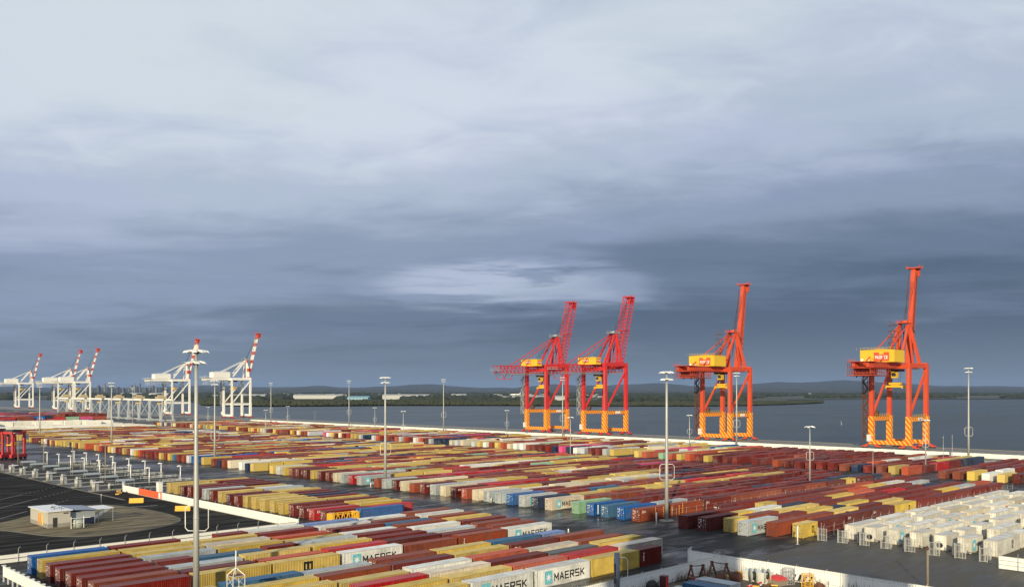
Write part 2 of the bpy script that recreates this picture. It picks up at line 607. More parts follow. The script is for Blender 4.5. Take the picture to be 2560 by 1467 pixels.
# concrete yard in front of the reefers, up to the workshop wall
ap = MB()
ap.add([(131.3, 20, .004), (400, 20, .004), (400, 84.5, .004), (168, 85.5, .004), (160, 86.4, .004), (131.3, 86.9, .004)], [(0, 1, 2, 3, 4, 5)])
tag(ap.build('concrete_yard', M['damp']), kind='structure')
wy = MB()
wy.add([(40, 20, .004), (130.2, 20, .004), (130.2, 83.9, .004), (40, 83.9, .004)], [(0, 1, 2, 3)])
tag(wy.build('workshop_yard', plain('muddy_yard', (.085, .068, .045), .7, 0, .35, .5, .4, .5)), kind='structure')
# paler strip at the feet of the stacks by the tall mast
st = MB()
st.add([(136.5, 121.6, .004), (300, 121.6, .004), (300, 127.3, .004), (136.5, 127.3, .004)], [(0, 1, 2, 3)])
tag(st.build('mast_lane_strip', M['damp']), kind='structure')

# the truck road: drier, rolled asphalt
tr = MB()
tr.add([(-200, 174.6, .003), (103.2, 174.6, .003), (103.2, 276, .003), (96.3, 276, .003), (96.3, 700, .003), (-200, 700, .003)], [(0, 1, 2, 3, 4, 5)])
m_, t_, b_, o_ = principled('dry_asphalt')
p_ = t_.n('ShaderNodeTexCoord').outputs['Object']
n1_ = t_.noise(t_.mapv(p_, (.05, .4, .2), (0, 0, 0), (0, 0, .1)), 1.0, 6, .62, .4)
n2_ = t_.noise(p_, 4.0, 4, .7)
t_.set(b_.inputs['Base Color'], t_.mix(t_.m('MULTIPLY', n2_, .4), t_.mix(t_.ss(n1_, .3, .7), (.016, .016, .017, 1), (.042, .041, .039, 1)), (.046, .045, .042, 1)))
t_.set(b_.inputs['Roughness'], t_.m('ADD', .55, t_.m('MULTIPLY', n1_, .3)))
t_.set(b_.inputs['Specular IOR Level'], t_.m('MULTIPLY', t_.ss(n1_, .5, .75), .06))
tag(tr.build('truck_road', m_), kind='structure')

qa = MB()
qa.add([(429.6, -700, .004), (QUAY - .5, -700, .004), (QUAY - .5, 3200, .004), (429.6, 3200, .004)], [(0, 1, 2, 3)])
qa.box(QUAY - .5, QUAY + .4, -700, 3200, -4, .3)
tag(qa.build('quay_apron', plain('quay_concrete', (.17, .17, .16), .8, 0, .15, .2, .2)), kind='structure')

# oval verge with kerb
OV = [gp(*p) for p in [(457, 1300), (440, 1290), (400, 1279), (345, 1270), (300, 1264), (254, 1261), (200, 1264), (140, 1274), (80, 1287),
                       (30, 1301), (-20, 1311), (-60, 1322), (-20, 1325), (20, 1327), (70, 1334), (120, 1340), (187, 1342), (260, 1338), (330, 1330), (390, 1320), (435, 1310)]]
def smooth_loop(pts, k=3):
    for _ in range(k):
        q = []
        for i in range(len(pts)):
            a, b = pts[i], pts[(i + 1) % len(pts)]
            q += [(a[0] * .75 + b[0] * .25, a[1] * .75 + b[1] * .25), (a[0] * .25 + b[0] * .75, a[1] * .25 + b[1] * .75)]
        pts = q
    return pts
OV = smooth_loop(OV, 2)
cxo, cyo = sum(p[0] for p in OV) / len(OV), sum(p[1] for p in OV) / len(OV)
ar = sum(OV[i][0] * OV[(i + 1) % len(OV)][1] - OV[(i + 1) % len(OV)][0] * OV[i][1] for i in range(len(OV)))
if ar < 0:
    OV.reverse()
kb = MB()
kb.poly(OV, 0, .13)
tag(kb.build('verge_kerb', M['kerb']), kind='structure')
INN = [(cxo + (p[0] - cxo) * .985, cyo + (p[1] - cyo) * .985) for p in OV]
vg = MB()
vg.add([(p[0], p[1], .14) for p in INN] + [(cxo, cyo, .22)], [(i, (i + 1) % len(INN), len(INN)) for i in range(len(INN))])
tag(vg.build('grass_verge', M['verge']), kind='structure')
pa = MB()
pth = [gp(224, 1298), gp(236, 1300), gp(286, 1268), gp(275, 1266)]
pa.add([(p[0], p[1], .235) for p in pth], [(0, 1, 2, 3)])
tag(pa.build('footpath', M['concrete']), kind='structure')

# lane markings on the truck road
lm = MB()
def line(p, q, w, z=.008):
    p, q = Vector((*p, z)), Vector((*q, z))
    d = (q - p).normalized()
    n = Vector((-d.y, d.x, 0)) * w / 2
    lm.add([p - n, q - n, q + n, p + n], [(0, 1, 2, 3)])
for x0_, y0_, n_, m_s in ((60.5, 284.5, 13, 5), (64, 268.8, 24, 8), (57.5, 247.6, 34, 9), (55, 229.6, 22, 9), (52, 302, 14, 6), (50, 318, 14, 6)):
    ux, uy = .655, .755
    line((x0_, y0_), (x0_ + ux * n_, y0_ + uy * n_), .2)
    for q_ in range(m_s):
        k_ = n_ + 1.2 + q_ * 2.6
        line((x0_ + ux * k_, y0_ + uy * k_), (x0_ + ux * (k_ + 1.2), y0_ + uy * (k_ + 1.2)), .18)
for i in range(7):
    a = gp(300 + i * 12, 1269 - i * .8)
    line((a[0], a[1]), (a[0] + 2.4, a[1] + .1), .45)
for i in range(9):
    a = gp(1525 + i * 12, 1327 - i * 2.6)
    line((a[0], a[1]), (a[0] + 1.3, a[1]), .14)
    a = gp(1480 + i * 24, 1396 - i * 1.0)
    if i < 4:
        line((136 + i * 2.2, 98.0 - i * 1.6), (138.2 + i * 2.2, 98.6 - i * 1.6), .16)
for yy in (136, 262, 391, 520):
    line((298, yy), (322, yy), .2)
line((305, 90), (305, 700), .18)
stuff(tag(lm.build('road_markings', M['paintline']), 'worn white lane lines on the dark wet road', 'markings'))

# concrete kerb between truck road and lane islands
kl = MB()
kl.box(95.3, 95.9, 252, 395, 0, .12)
tag(kl.build('lane_kerb', M['kerb']), kind='structure')

# ------------------------------------------------ far shore, woods, hills
shore = [(-1500, 1001), (-600, 1000), (120, 999), (420, 1000), (470, 1003), (505, 1011), (640, 1014), (820, 1013.5), (960, 1012), (1200, 1012), (1420, 1013), (1600, 1013.5),
         (1760, 1013.5), (1860, 1012.5), (1960, 1010), (2035, 1007), (2060, 1005.5), (2040, 1004), (1990, 1002.5), (1960, 1000.2), (2060, 999), (2200, 998.2), (2330, 998), (2560, 997.5), (3300, 997)]
sp = [gp(p[0], p[1], -3) for p in shore]
far = [(p[0] * 9, p[1] * 9) for p in (sp[-1], sp[len(sp) // 2], sp[0])]
far = [(CU * r + SU * d, -SU * r + CU * d) for r, d in ((42000, 30000), (0, 34000), (-42000, 30000))]
lp = sp + far
fl = MB()
fl.add([(p[0], p[1], -1.2) for p in lp], [tuple(range(len(lp)))])
tag(fl.build('far_land', M['farland']), kind='structure')


def blob_field(name, pts, mat):
    """one mass of uneven crowns: pts = (x, y, z, rx, rz)"""
    rng = np.random.default_rng(3)
    t = (1 + 5 ** .5) / 2
    iv = np.array([(-1, t, 0), (1, t, 0), (-1, -t, 0), (1, -t, 0), (0, -1, t), (0, 1, t), (0, -1, -t), (0, 1, -t), (t, 0, -1), (t, 0, 1), (-t, 0, -1), (-t, 0, 1)], float)
    iv /= np.linalg.norm(iv[0])
    fi = np.array([(0, 11, 5), (0, 5, 1), (0, 1, 7), (0, 7, 10), (0, 10, 11), (1, 5, 9), (5, 11, 4), (11, 10, 2), (10, 7, 6), (7, 1, 8),
                   (3, 9, 4), (3, 4, 2), (3, 2, 6), (3, 6, 8), (3, 8, 9), (4, 9, 5), (2, 4, 11), (6, 2, 10), (8, 6, 7), (9, 8, 1)])
    n = len(pts)
    V = np.zeros((n, 12, 3))
    for i, (x, y, z, rx, rz) in enumerate(pts):
        k = iv * (1 + rng.uniform(-.32, .32, (12, 1)))
        V[i] = k * (rx, rx, rz) + (x, y, z)
    Fc = (fi[None] + (np.arange(n) * 12)[:, None, None]).reshape(-1, 3)
    me = bpy.data.meshes.new(name)
    me.vertices.add(n * 12)
    me.vertices.foreach_set('co', V.ravel())
    me.loops.add(len(Fc) * 3)
    me.loops.foreach_set('vertex_index', Fc.ravel().astype(np.int32))
    me.polygons.add(len(Fc))
    me.polygons.foreach_set('loop_start', (np.arange(len(Fc)) * 3).astype(np.int32))
    me.materials.append(mat)
    me.update()
    o = bpy.data.objects.new(name, me)
    COL.objects.link(o)
    return stuff(o)


rng = random.Random(5)
# mangroves along the near point of land
pts = []
edge = [(505, 1011), (640, 1014), (820, 1013.5), (960, 1012), (1200, 1012), (1420, 1013), (1600, 1013.5), (1760, 1013.5), (1860, 1012.5), (1960, 1010), (2035, 1007), (2055, 1005.6)]
def edge_y(x):
    for a, b in zip(edge, edge[1:]):
        if a[0] <= x <= b[0]:
            return a[1] + (b[1] - a[1]) * (x - a[0]) / (b[0] - a[0])
    return edge[-1][1]
def back_y(x):
    return 1007.2 if x < 1500 else 1007.2 - (x - 1500) / 550 * 2.6
for i in range(9000):
    x = rng.uniform(500, 2056)
    ye, yb = edge_y(x), back_y(x)
    f = rng.random() ** 1.7
    y = ye - .25 + (min(yb, ye - .8) - ye) * f
    X, Y = gp(x, y, -1)
    hgt = rng.uniform(5.5, 9.5) * (1.2 if x < 1150 else (1.0 if x < 1500 else .62)) * (.55 if f < .05 else 1)
    r = rng.uniform(3.0, 6.0)
    pts.append((X, Y, hgt * .42 - 1.2, r, hgt * .6))
tag(blob_field('mangrove_forest', pts, M['mangrove']), 'olive green mangrove forest along the far bank of the water', 'forest')
# darker woods and suburb trees farther back
pts = []
for i in range(7000):
    d = 2600 * (7.0 ** rng.random())
    x = rng.uniform(-250, 2750)
    r = (x - 1280) / 2252 * d
    if x > 1900 and d < 3900:
        continue
    if x < 480 and d < 3300:
        continue
    n = math.sin(x * .011 + d * .0006) + math.sin(x * .027 - d * .0011)
    if n < -.5 and d < 6000:
        continue
    s = 1 + d / 5200
    h = rng.uniform(4, 8) * min(s, 2.2)
    pts.append((CU * r + SU * d, -SU * r + CU * d, h * .35 - 1, rng.uniform(9, 20) * s, h))
tag(blob_field('distant_woodland', pts, M['wood']), 'dark woodland and suburb trees on the plain below the hills', 'woodland')

# hills
prof = [(-900, 963), (-300, 962), (0, 966), (120, 967), (420, 966), (560, 964), (640, 966), (720, 965), (808, 962.5), (850, 966), (900, 966), (985, 965), (1030, 961.5), (1073, 960.5), (1130, 964), (1200, 966), (1280, 967), (1330, 963), (1380, 959),
        (1450, 961), (1520, 963), (1600, 960), (1646, 957), (1700, 960), (1780, 964), (1840, 960), (1900, 956), (1946, 953.5), (2000, 955), (2060, 952), (2113, 950.5), (2160, 953), (2230, 955), (2293, 957), (2360, 962), (2420, 964), (2501, 963.5), (2560, 967), (2700, 964), (3000, 961), (3500, 964)]
def ridge(name, D, depth, scale, wob, seed, prof, mat):
    rg = random.Random(seed)
    ph = [rg.uniform(0, 6.28) for _ in range(8)]
    xs = [-900 + i * 11 for i in range(400)]
    rows = 9
    vs, fs = [], []
    for j in range(rows):
        f = j / (rows - 1)                                     # 0 front foot .. 1 crest
        for x in xs:
            for a, b in zip(prof, prof[1:]):
                if a[0] <= x <= b[0]:
                    py = a[1] + (b[1] - a[1]) * (x - a[0]) / (b[0] - a[0])
                    break
            else:
                py = prof[-1][1]
            w = sum(math.sin(x * (.012 * 1.9 ** k) + ph[k] + f * (2 + k)) / 1.7 ** k for k in range(7)) * wob
            h = 30 + (977 - py) / 2252 * D * scale
            d = D - depth * (1 - f) + w * 30
            z = (h + w * 2.2) * (f ** .8) * (1 - .25 * (1 - f) * (.5 + .5 * math.sin(x * .05 + ph[0] + f * 6))) - 8
            r = (x - 1280) / 2252 * d
            vs.append((CU * r + SU * d, -SU * r + CU * d, z))
    n = len(xs)
    for j in range(rows - 1):
        for i in range(n - 1):
            fs.append((j * n + i, j * n + i + 1, (j + 1) * n + i + 1, (j + 1) * n + i))
    # a back slope so the ridge is solid ground
    o = len(vs)
    for x, v in zip(xs, vs[-n:]):
        k = 1.25
        vs.append((v[0] * k, v[1] * k, -8))
    for i in range(n - 1):
        fs.append((o - n + i, o - n + i + 1, o + i + 1, o + i))
    m = MB()
    m.add(vs, fs, True)
    tag(m.build(name, mat), kind='structure')
ridge('hills', 17000, 4500, 1.0, 5.0, 2, prof, M['hill'])
low = [(-900, 971), (300, 972), (640, 972), (760, 970), (900, 973), (1050, 971), (1240, 974), (1400, 970), (1550, 972), (1700, 973), (1900, 969), (2100, 971), (2300, 968), (2500, 971), (2700, 972), (3500, 973)]
ridge('foothills', 11500, 2600, 1.0, 3.0, 8, low, M['hill'])

# city skyline, far left
tw = [(247, 962, 9), (262, 957, 8), (270, 966, 7), (281, 960, 6), (296, 966, 11), (309, 968, 8), (322, 966, 7), (330, 962, 6), (337, 956, 5), (343, 964, 8), (350, 957, 5), (358, 966, 7), (365, 969, 10),
      (375, 964, 6), (384, 960, 5), (391, 968, 9), (402, 970, 8), (415, 971, 10), (232, 971, 9)]
tw.sort()
for i, (x, yt, w) in enumerate(tw):
    D = 9000 + (i % 4) * 260
    X, Y = CU * (x - 1280) / 2252 * D + SU * D, -SU * (x - 1280) / 2252 * D + CU * D
    h = 30 + (977 - yt) / 2252 * D
    wm = w * D / 2252 * .36
    t = thing('skyscraper', f'hazy grey-blue tower, {ORD[i]} from the left in the distant skyline', 'skyscraper', (X, Y, -1.5), (i * 1.7) % 1.2, 'towers of the distant skyline')
    b = MB()
    b.box(-wm, wm, -wm * .8, wm * .8, 0, h * .86)
    b.build('tower_shaft', M['city'], t)
    c = MB()
    k = .55 + (i % 3) * .18
    c.box(-wm * k, wm * k, -wm * .6 * k, wm * .6 * k, h * .86 - .5, h * .97)
    c.bar((0, 0, h * .96), (0, 0, h * 1.03), 2.4)
    c.build('tower_crown', M['city'], t)

# sheds on the far plain
sheds = [('long white warehouse roof beyond the forest, broadest of the far sheds', (956, 1070), 989.5, 3400, 9, 'pale_roof'),
         ('low blue-roofed shed standing just behind the mangroves', (868, 920), 996.3, 2500, 7, 'blue_roof'),
         ('flat white warehouse beyond the forest, next to the white crane', (733, 856), 990, 3600, 8, 'pale_roof'),
         ('small white shed close behind the left end of the mangroves', (625, 662), 989, 3700, 8, 'pale_roof'),
         ('white shed behind the forest near the lattice cranes', (1318, 1372), 991.5, 3000, 7, 'pale_roof'),
         ('short white shed between the two lattice cranes', (1388, 1412), 992, 2950, 6, 'pale_roof'),
         ('pale shed showing below the parked boom of the second white crane', (300, 352), 985, 5200, 11, 'pale_roof'),
         ('wide pale shed right below the distant skyline', (372, 420), 986, 5000, 12, 'pale_roof'),
         ('tiny white building on the plain under the hills at right', (2020, 2030), 987, 6300, 12, 'pale_roof'),
         ('white terminal roof on the far plain, between mast and lattice crane', (1128, 1165), 988.5, 4300, 8, 'pale_roof')]
for lab, (xa, xb), yb, D, h, mk in sheds:
    xc = (xa + xb) / 2
    L = (xb - xa) / 2252 * D
    t = thing('warehouse', lab, 'warehouse', (CU * (xc - 1280) / 2252 * D + SU * D, -SU * (xc - 1280) / 2252 * D + CU * D, -1.2), R(-44.03), 'far sheds on the plain')
    z0 = 30 - (yb - 977) / 2252 * D + 1.2 - h * .5
    z0 = max(0, min(z0, 6))
    a = MB()
    a.box(-L / 2, L / 2, 0, 60, 0, z0 + h)
    a.build('wall', M['pale_roof'] if mk == 'pale_roof' else M['blue_roof'], t)
    r = MB()
    r.add([(-L / 2 - 1, -1, z0 + h), (L / 2 + 1, -1, z0 + h), (L / 2 + 1, 30, z0 + h + 4), (-L / 2 - 1, 30, z0 + h + 4), (L / 2 + 1, 61, z0 + h), (-L / 2 - 1, 61, z0 + h)],
          [(0, 1, 2, 3), (3, 2, 4, 5), (0, 3, 5), (1, 4, 2)])
    r.build('roof', M[mk], t)
# scatter of low far houses: too small to count
hb = MB()
for i in range(900):
    D = rng.uniform(4200, 9500)
    x = rng.uniform(430, 1560)
    r_ = (x - 1280) / 2252 * D
    X, Y = CU * r_ + SU * D, -SU * r_ + CU * D
    w, l, h = rng.uniform(5, 16), rng.uniform(5, 12), rng.uniform(6, 13)
    hb.box(X - w, X + w, Y - l, Y + l, -1.5, h)
stuff(tag(hb.build('suburb_houses', plain('suburb_wall', (.30, .31, .30), .7, 0, .5, .004)), 'scatter of tiny pale suburb buildings on the hazy plain', 'suburb'))
# ---------------------------------------------------------------- shipping containers
W2 = 1.219
CACHE = {}


def corrugated(L, h0, h1, n, dep, y, out):
    """upright trapezoid sheet along x from -L/2 to L/2 in the plane y, ribs towards out (+1/-1)"""
    m = MB()
    p = L / n
    xs = []
    for i in range(n):
        a = -L / 2 + i * p
        xs += [(a, 0), (a + p * .14, 1), (a + p * .50, 1), (a + p * .64, 0)]
    xs.append((L / 2, 0))
    vs = []
    for x, k in xs:
        yy = y - out * dep * (1 - k)
        vs += [(x, yy, h0), (x, yy, h1)]
    fs = [(2 * i, 2 * i + 2, 2 * i + 3, 2 * i + 1) if out < 0 else (2 * i + 1, 2 * i + 3, 2 * i + 2, 2 * i) for i in range(len(xs) - 1)]
    return m.add(vs, fs)


def cmesh(key):
    """shared part meshes, built once for each length / height"""
    if key in CACHE:
        return CACHE[key]
    part, L, h = key
    m = MB()
    d = MC['maroon']
    if part == 'frame':
        a = L / 2
        for sx in (-1, 1):
            for sy in (-1, 1):
                x0, x1 = sorted((sx * a, sx * (a - .17)))
                y0, y1 = sorted((sy * W2, sy * (W2 - .13)))
                m.box(x0, x1, y0, y1, .10, h - .10)
                for z0, z1 in ((0, .118), (h - .118, h + .006)):
                    m.box(x0 - .004 if sx < 0 else x0 - .006, x1 + .006 if sx < 0 else x1 + .004, y0 - .004, y1 + .004, z0, z1)
        for sy in (-1, 1):
            y0, y1 = sorted((sy * (W2 - .002), sy * (W2 - .07)))
            m.box(-a + .16, a - .16, y0, y1, .03, .17)
            m.box(-a + .16, a - .16, y0, y1, h - .09, h - .015)
        for sx in (-1, 1):
            x0, x1 = sorted((sx * (a - .003), sx * (a - .10)))
            m.box(x0, x1, -W2 + .12, W2 - .12, .03, .17)
            m.box(x0, x1, -W2 + .12, W2 - .12, h - .11, h - .012)
        m.box(-a + .1, a - .1, -W2 + .07, W2 - .07, .08, .14)
    elif part in ('side_front', 'side_back'):
        s = -1 if part == 'side_front' else 1
        n = 42 if L > 8 else 20
        m = corrugated(L - .34, .17, h - .09, n, .075, s * (W2 - .012), s)
    elif part in ('flat_front', 'flat_back'):
        s = -1 if part == 'flat_front' else 1
        y0, y1 = sorted((s * (W2 - .012), s * (W2 - .05)))
        m.box(-L / 2 + .17, L / 2 - .17, y0, y1, .17, h - .09)
        n = 4 if L > 8 else 2
        for i in range(1, n):
            x = -L / 2 + L * i / n
            ya, yb = sorted((s * (W2 - .004), s * (W2 - .03)))
            m.box(x - .02, x + .02, ya, yb, .18, h - .10)
    elif part == 'roof':
        n = 20 if L > 8 else 10
        p = (L - .24) / n
        vs, fs = [], []
        k = 0
        for i in range(n):
            a = -L / 2 + .12 + i * p
            for dx, z in ((0, 0), (.12 * p, -.03), (.42 * p, -.03), (.54 * p, 0)):
                vs += [(a + dx, -W2 + .06, h - .014 + z), (a + dx, W2 - .06, h - .014 + z)]
        vs += [(L / 2 - .12, -W2 + .06, h - .014), (L / 2 - .12, W2 - .06, h - .014)]
        fs = [(2 * i, 2 * i + 2, 2 * i + 3, 2 * i + 1) for i in range(len(vs) // 2 - 1)]
        m.add(vs, fs)
        for sx in (-1, 1):
            x0, x1 = sorted((sx * (L / 2 - .01), sx * (L / 2 - .30)))
            m.box(x0, x1, -W2 + .05, W2 - .05, h - .03, h - .005)
    elif part == 'flat_roof':
        m.box(-L / 2 + .10, L / 2 - .10, -W2 + .06, W2 - .06, h - .05, h - .012)
        n = 4 if L > 8 else 2
        for i in range(1, n):
            x = -L / 2 + L * i / n
            m.box(x - .04, x + .04, -W2 + .07, W2 - .07, h - .02, h + .004)
    elif part == 'end_wall':
        c = corrugated(2 * W2 - .26, .17, h - .11, 9, .045, 0, 1)
        for x, y, z in c.v:
            m.v.append((L / 2 - .02 + y, -x, z))
        m.f, m.sm = c.f, c.sm
    elif part in ('door_a', 'door_b'):
        s = -1 if part == 'door_a' else 1
        y0, y1 = sorted((s * .008, s * (W2 - .135)))
        xf = -L / 2
        m.box(xf + .035, xf + .085, y0, y1, .18, h - .115)
        hh = h - .33
        for i in range(4):                                        # pressed panels
            za = .22 + i * hh / 4
            m.box(xf + .012, xf + .05, y0 + .05, y1 - .05, za + .04, za + hh / 4 - .06)
        for i in range(4):                                        # hinges
            z = .35 + i * (h - .75) / 3
            ya, yb = sorted((s * (W2 - .16), s * (W2 - .03)))
            m.box(xf - .012, xf + .04, ya, yb, z, z + .09)
    elif part == 'print':                                         # stencilled numbers and plates on the doors
        x = -L / 2 + .004
        rp = random.Random(3)
        for y0, y1, z0, z1 in ((.12, .55, h - .55, h - .42), (.60, .95, h - .55, h - .42), (.15, .48, h - .85, h - .76), (.15, .50, h - 1.0, h - .93), (.55, .92, h - 1.15, h - 1.08), (.55, .85, h - 1.28, h - 1.22),
                               (.2, .42, 1.25, 1.38), (.6, .8, .7, .95), (-.95, -.70, 1.5, 1.62), (-.55, -.25, h - .62, h - .5)):
            m.add([(x, y1, z0), (x, y0, z0), (x, y0, z1), (x, y1, z1)], [(0, 1, 2, 3)])
    elif part == 'bar':
        x = -L / 2 - .025
        m.tube([(x, 0, .1), (x, 0, h - .06)], .021, 5)
        for z in (.16, .62, 1.0, h - .75, h - .16):
            m.box(x - .03, x + .05, -.05, .05, z, z + .07)
        m.box(x - .045, x - .01, -.02, .34, 1.05, 1.10)
    elif part == 'unit':                                          # refrigeration machinery in the end
        x = -L / 2
        m.box(x + .05, x + .30, -W2 + .13, W2 - .13, .17, h - .11)
        m.box(x + .01, x + .06, -W2 + .2, W2 - .2, 1.55, h - .2)
        m.box(x + .015, x + .06, -W2 + .2, -.3, .25, 1.45)
    elif part == 'fan':
        x = -L / 2 - .012
        n = 14
        vs = [(x, .15 + .62 * math.cos(6.283 * k / n), .95 + .52 * math.sin(6.283 * k / n)) for k in range(n)]
        vs += [(x + .06, p[1], p[2]) for p in vs]
        m.add(vs, [tuple(reversed(range(n)))] + [(k, (k + 1) % n, n + (k + 1) % n, n + k) for k in range(n)])
    me = m.mesh('container_' + part, d)
    CACHE[key] = me
    return me


def text_mesh(s, size, bold=.02, mat=None, align='CENTER', space=1.0):
    k = ('text', s, size, bold, align, space)
    if k not in CACHE:
        cu = bpy.data.curves.new('t', 'FONT')
        cu.body = s
        cu.size = size
        cu.align_x = align
        cu.align_y = 'CENTER'
        cu.offset = bold * size
        cu.space_character = space
        cu.resolution_u = 3
        ob = bpy.data.objects.new('t', cu)
        COL.objects.link(ob)
        bpy.context.view_layer.update()
        me = bpy.data.meshes.new_from_object(ob.evaluated_get(bpy.context.evaluated_depsgraph_get()))
        bpy.data.objects.remove(ob)
        me.materials.clear()
        me.materials.append(M['black'])
        CACHE[k] = me
    return CACHE[k]


def star_mesh():
    if 'star' not in CACHE:
        m = MB()
        n = 7
        vs = [(0, 0, 0)]
        for i in range(2 * n):
            r = .72 if i % 2 == 0 else .27
            a = math.pi / 2 + math.pi * i / n
            vs.append((r * math.cos(a), 0, r * math.sin(a)))
        m.add(vs, [(0, 1 + i, 1 + (i + 1) % (2 * n)) for i in range(2 * n)])
        m.f = [tuple(reversed(f)) for f in m.f]
        CACHE['star'] = m.mesh('star', M['white_print'])
        q = MB()
        q.add([(-.85, 0, -1.0), (.85, 0, -1.0), (.85, 0, 1.0), (-.85, 0, 1.0)], [(0, 1, 2, 3)])
        CACHE['square'] = q.mesh('square', M['teal_print'])
    return CACHE['star'], CACHE['square']


def put_text(s, size, mat, parent, x, y, z, bold=.02, space=1.0, name='lettering', sx=1.0):
    o = use(text_mesh(s, size, bold, space=space), name, parent, (x, y, z), 0, mat)
    o.rotation_euler = (R(90), 0, 0)
    o.scale = (sx, 1, 1)
    return o


GLYPH = {  # block letters as strokes on a 0..1 box
    'M': [(0, 0, 0, 1), (1, 0, 1, 1), (0, 1, .5, .25), (1, 1, .5, .25)], 'A': [(0, 0, .5, 1), (1, 0, .5, 1), (.2, .32, .8, .32)], 'E': [(0, 0, 0, 1), (0, 1, .9, 1), (0, .5, .8, .5), (0, 0, .9, 0)],
    'R': [(0, 0, 0, 1), (0, 1, .8, 1), (.9, .95, .9, .5), (0, .47, .8, .47), (.45, .45, .95, 0)], 'S': [(0, 1, .95, 1), (0, .95, 0, .55), (0, .5, .95, .5), (.95, .45, .95, .05), (0, 0, .95, 0)],
    'K': [(0, 0, 0, 1), (.06, .42, .95, 1), (.3, .58, .98, 0)], 'P': [(0, 0, 0, 1), (0, 1, .8, 1), (.9, .95, .9, .5), (0, .45, .85, .45)], 'T': [(0, 1, 1, 1), (.5, 0, .5, .95)], 'I': [(.5, 0, .5, 1)],
    'C': [(0, 0, 0, 1), (0, 1, .95, 1), (0, 0, .95, 0)], 'X': [(0, 0, 1, 1), (0, 1, 1, 0)], 'm': [(0, 0, 0, 1), (.5, 0, .5, 1), (1, 0, 1, 1), (0, .94, 1, .94)], 's': [(0, 1, 1, 1), (0, 1, 0, .5), (0, .5, 1, .5), (1, .5, 1, 0), (0, 0, 1, 0)],
    'c': [(0, 0, 0, 1), (0, 1, 1, 1), (0, 0, 1, 0)], 'O': [(0, 0, 0, 1), (1, 0, 1, 1), (0, 1, 1, 1), (0, 0, 1, 0)], 'L': [(0, 0, 0, 1), (0, 0, .9, 0)]}


def block_mesh(s, cap, wid, gap, th):
    key = ('block', s, cap, wid, gap, th)
    if key not in CACHE:
        m = MB()
        n = 0
        tot = len(s) * wid + (len(s) - 1) * gap
        for i, ch in enumerate(s):
            x0 = -tot / 2 + i * (wid + gap)
            for a, b, c, d in GLYPH[ch]:
                p, q = Vector((x0 + a * wid, 0, (b - .5) * cap)), Vector((x0 + c * wid, 0, (d - .5) * cap))
                u = (q - p).normalized()
                w = Vector((-u.z, 0, u.x)) * th / 2
                e = u * th / 2 if (abs(u.x) < .01 or abs(u.z) < .01) else u * th * .2
                y = Vector((0, -.0012 * n, 0))
                m.add([p - e + w + y, p - e - w + y, q + e - w + y, q + e + w + y], [(0, 1, 2, 3)])
                n += 1
        CACHE[key] = m.mesh('block_letters', M['black'])
    return CACHE[key]


def put_block(s, cap, wid, gap, th, mat, parent, x, y, z, name='lettering', rz=0.0):
    return use(block_mesh(s, cap, wid, gap, th), name, parent, (x, y, z), rz, mat)


def put_marks(root, mark, L, h):
    """lettering on the long side that faces the yard (-Y)"""
    y = -W2 - .003
    if mark == 'star':
        st, sq = star_mesh()
        if L > 8:
            e = use(sq, 'emblem', root, (-L * .29, y, h * .50))
            use(st, 'star', e, (0, -.006, 0))
            put_block('MAERSK', 1.0, .84, .36, .2, M['black'], root, L * .10, y, h * .47)
        else:
            e = use(sq, 'emblem', root, (-L * .26, y, h * .50))
            use(st, 'star', e, (0, -.006, 0))
            put_block('MAERSK', .45, .34, .15, .09, M['black'], root, L * .16, y, h * .5)
    elif mark == 'msc':
        put_block('m', .95, 1.35, 0, .34, M['black'], root, .1, y, h * .62)
        put_block('sc', .62, .55, .28, .2, M['black'], root, .1, y, h * .27)
    elif mark == 'mscv':
        put_block('m', .62, .78, 0, .2, M['black'], root, L * .16, y, h * .62)
        put_block('sc', .42, .32, .18, .12, M['black'], root, L * .16, y, h * .36)
    elif mark == 'cai':
        put_block('CAI', .40, .36, .13, .11, M['white_print'], root, -L / 2 + 1.5, y, h * .76)
    elif mark == 'tex':
        for i, c in enumerate('TEX'):
            put_block(c, .34, .26, 0, .08, M['white_print'], root, -L / 2 + 1.1, y, h * .72 - i * .5)
    elif mark == 'strip':
        m = MB()
        m.box(-.22, .22, 0, .004, .35, h - .3)
        m.build('name_board', M['white_print'], root, (-L / 2 + 1.5, y, 0))
    elif mark == 'row':
        put_text('HAMBURG', .62, M['white_print'], root, .3, y, h * .42, .03)
    elif mark == 'one':
        put_text('2', 1.5, M['black'], root, L * .36, y, h * .5, .05)
    elif mark == 'zim':
        put_block('OOCL', .62, .5, .22, .17, M['sign_red'], root, L * .2, y, h * .62)


N_CONT = [0]
M['reefer_frame'] = plain('reefer_frame', (.50, .44, .34), .6, 0, .25, .8, .4)


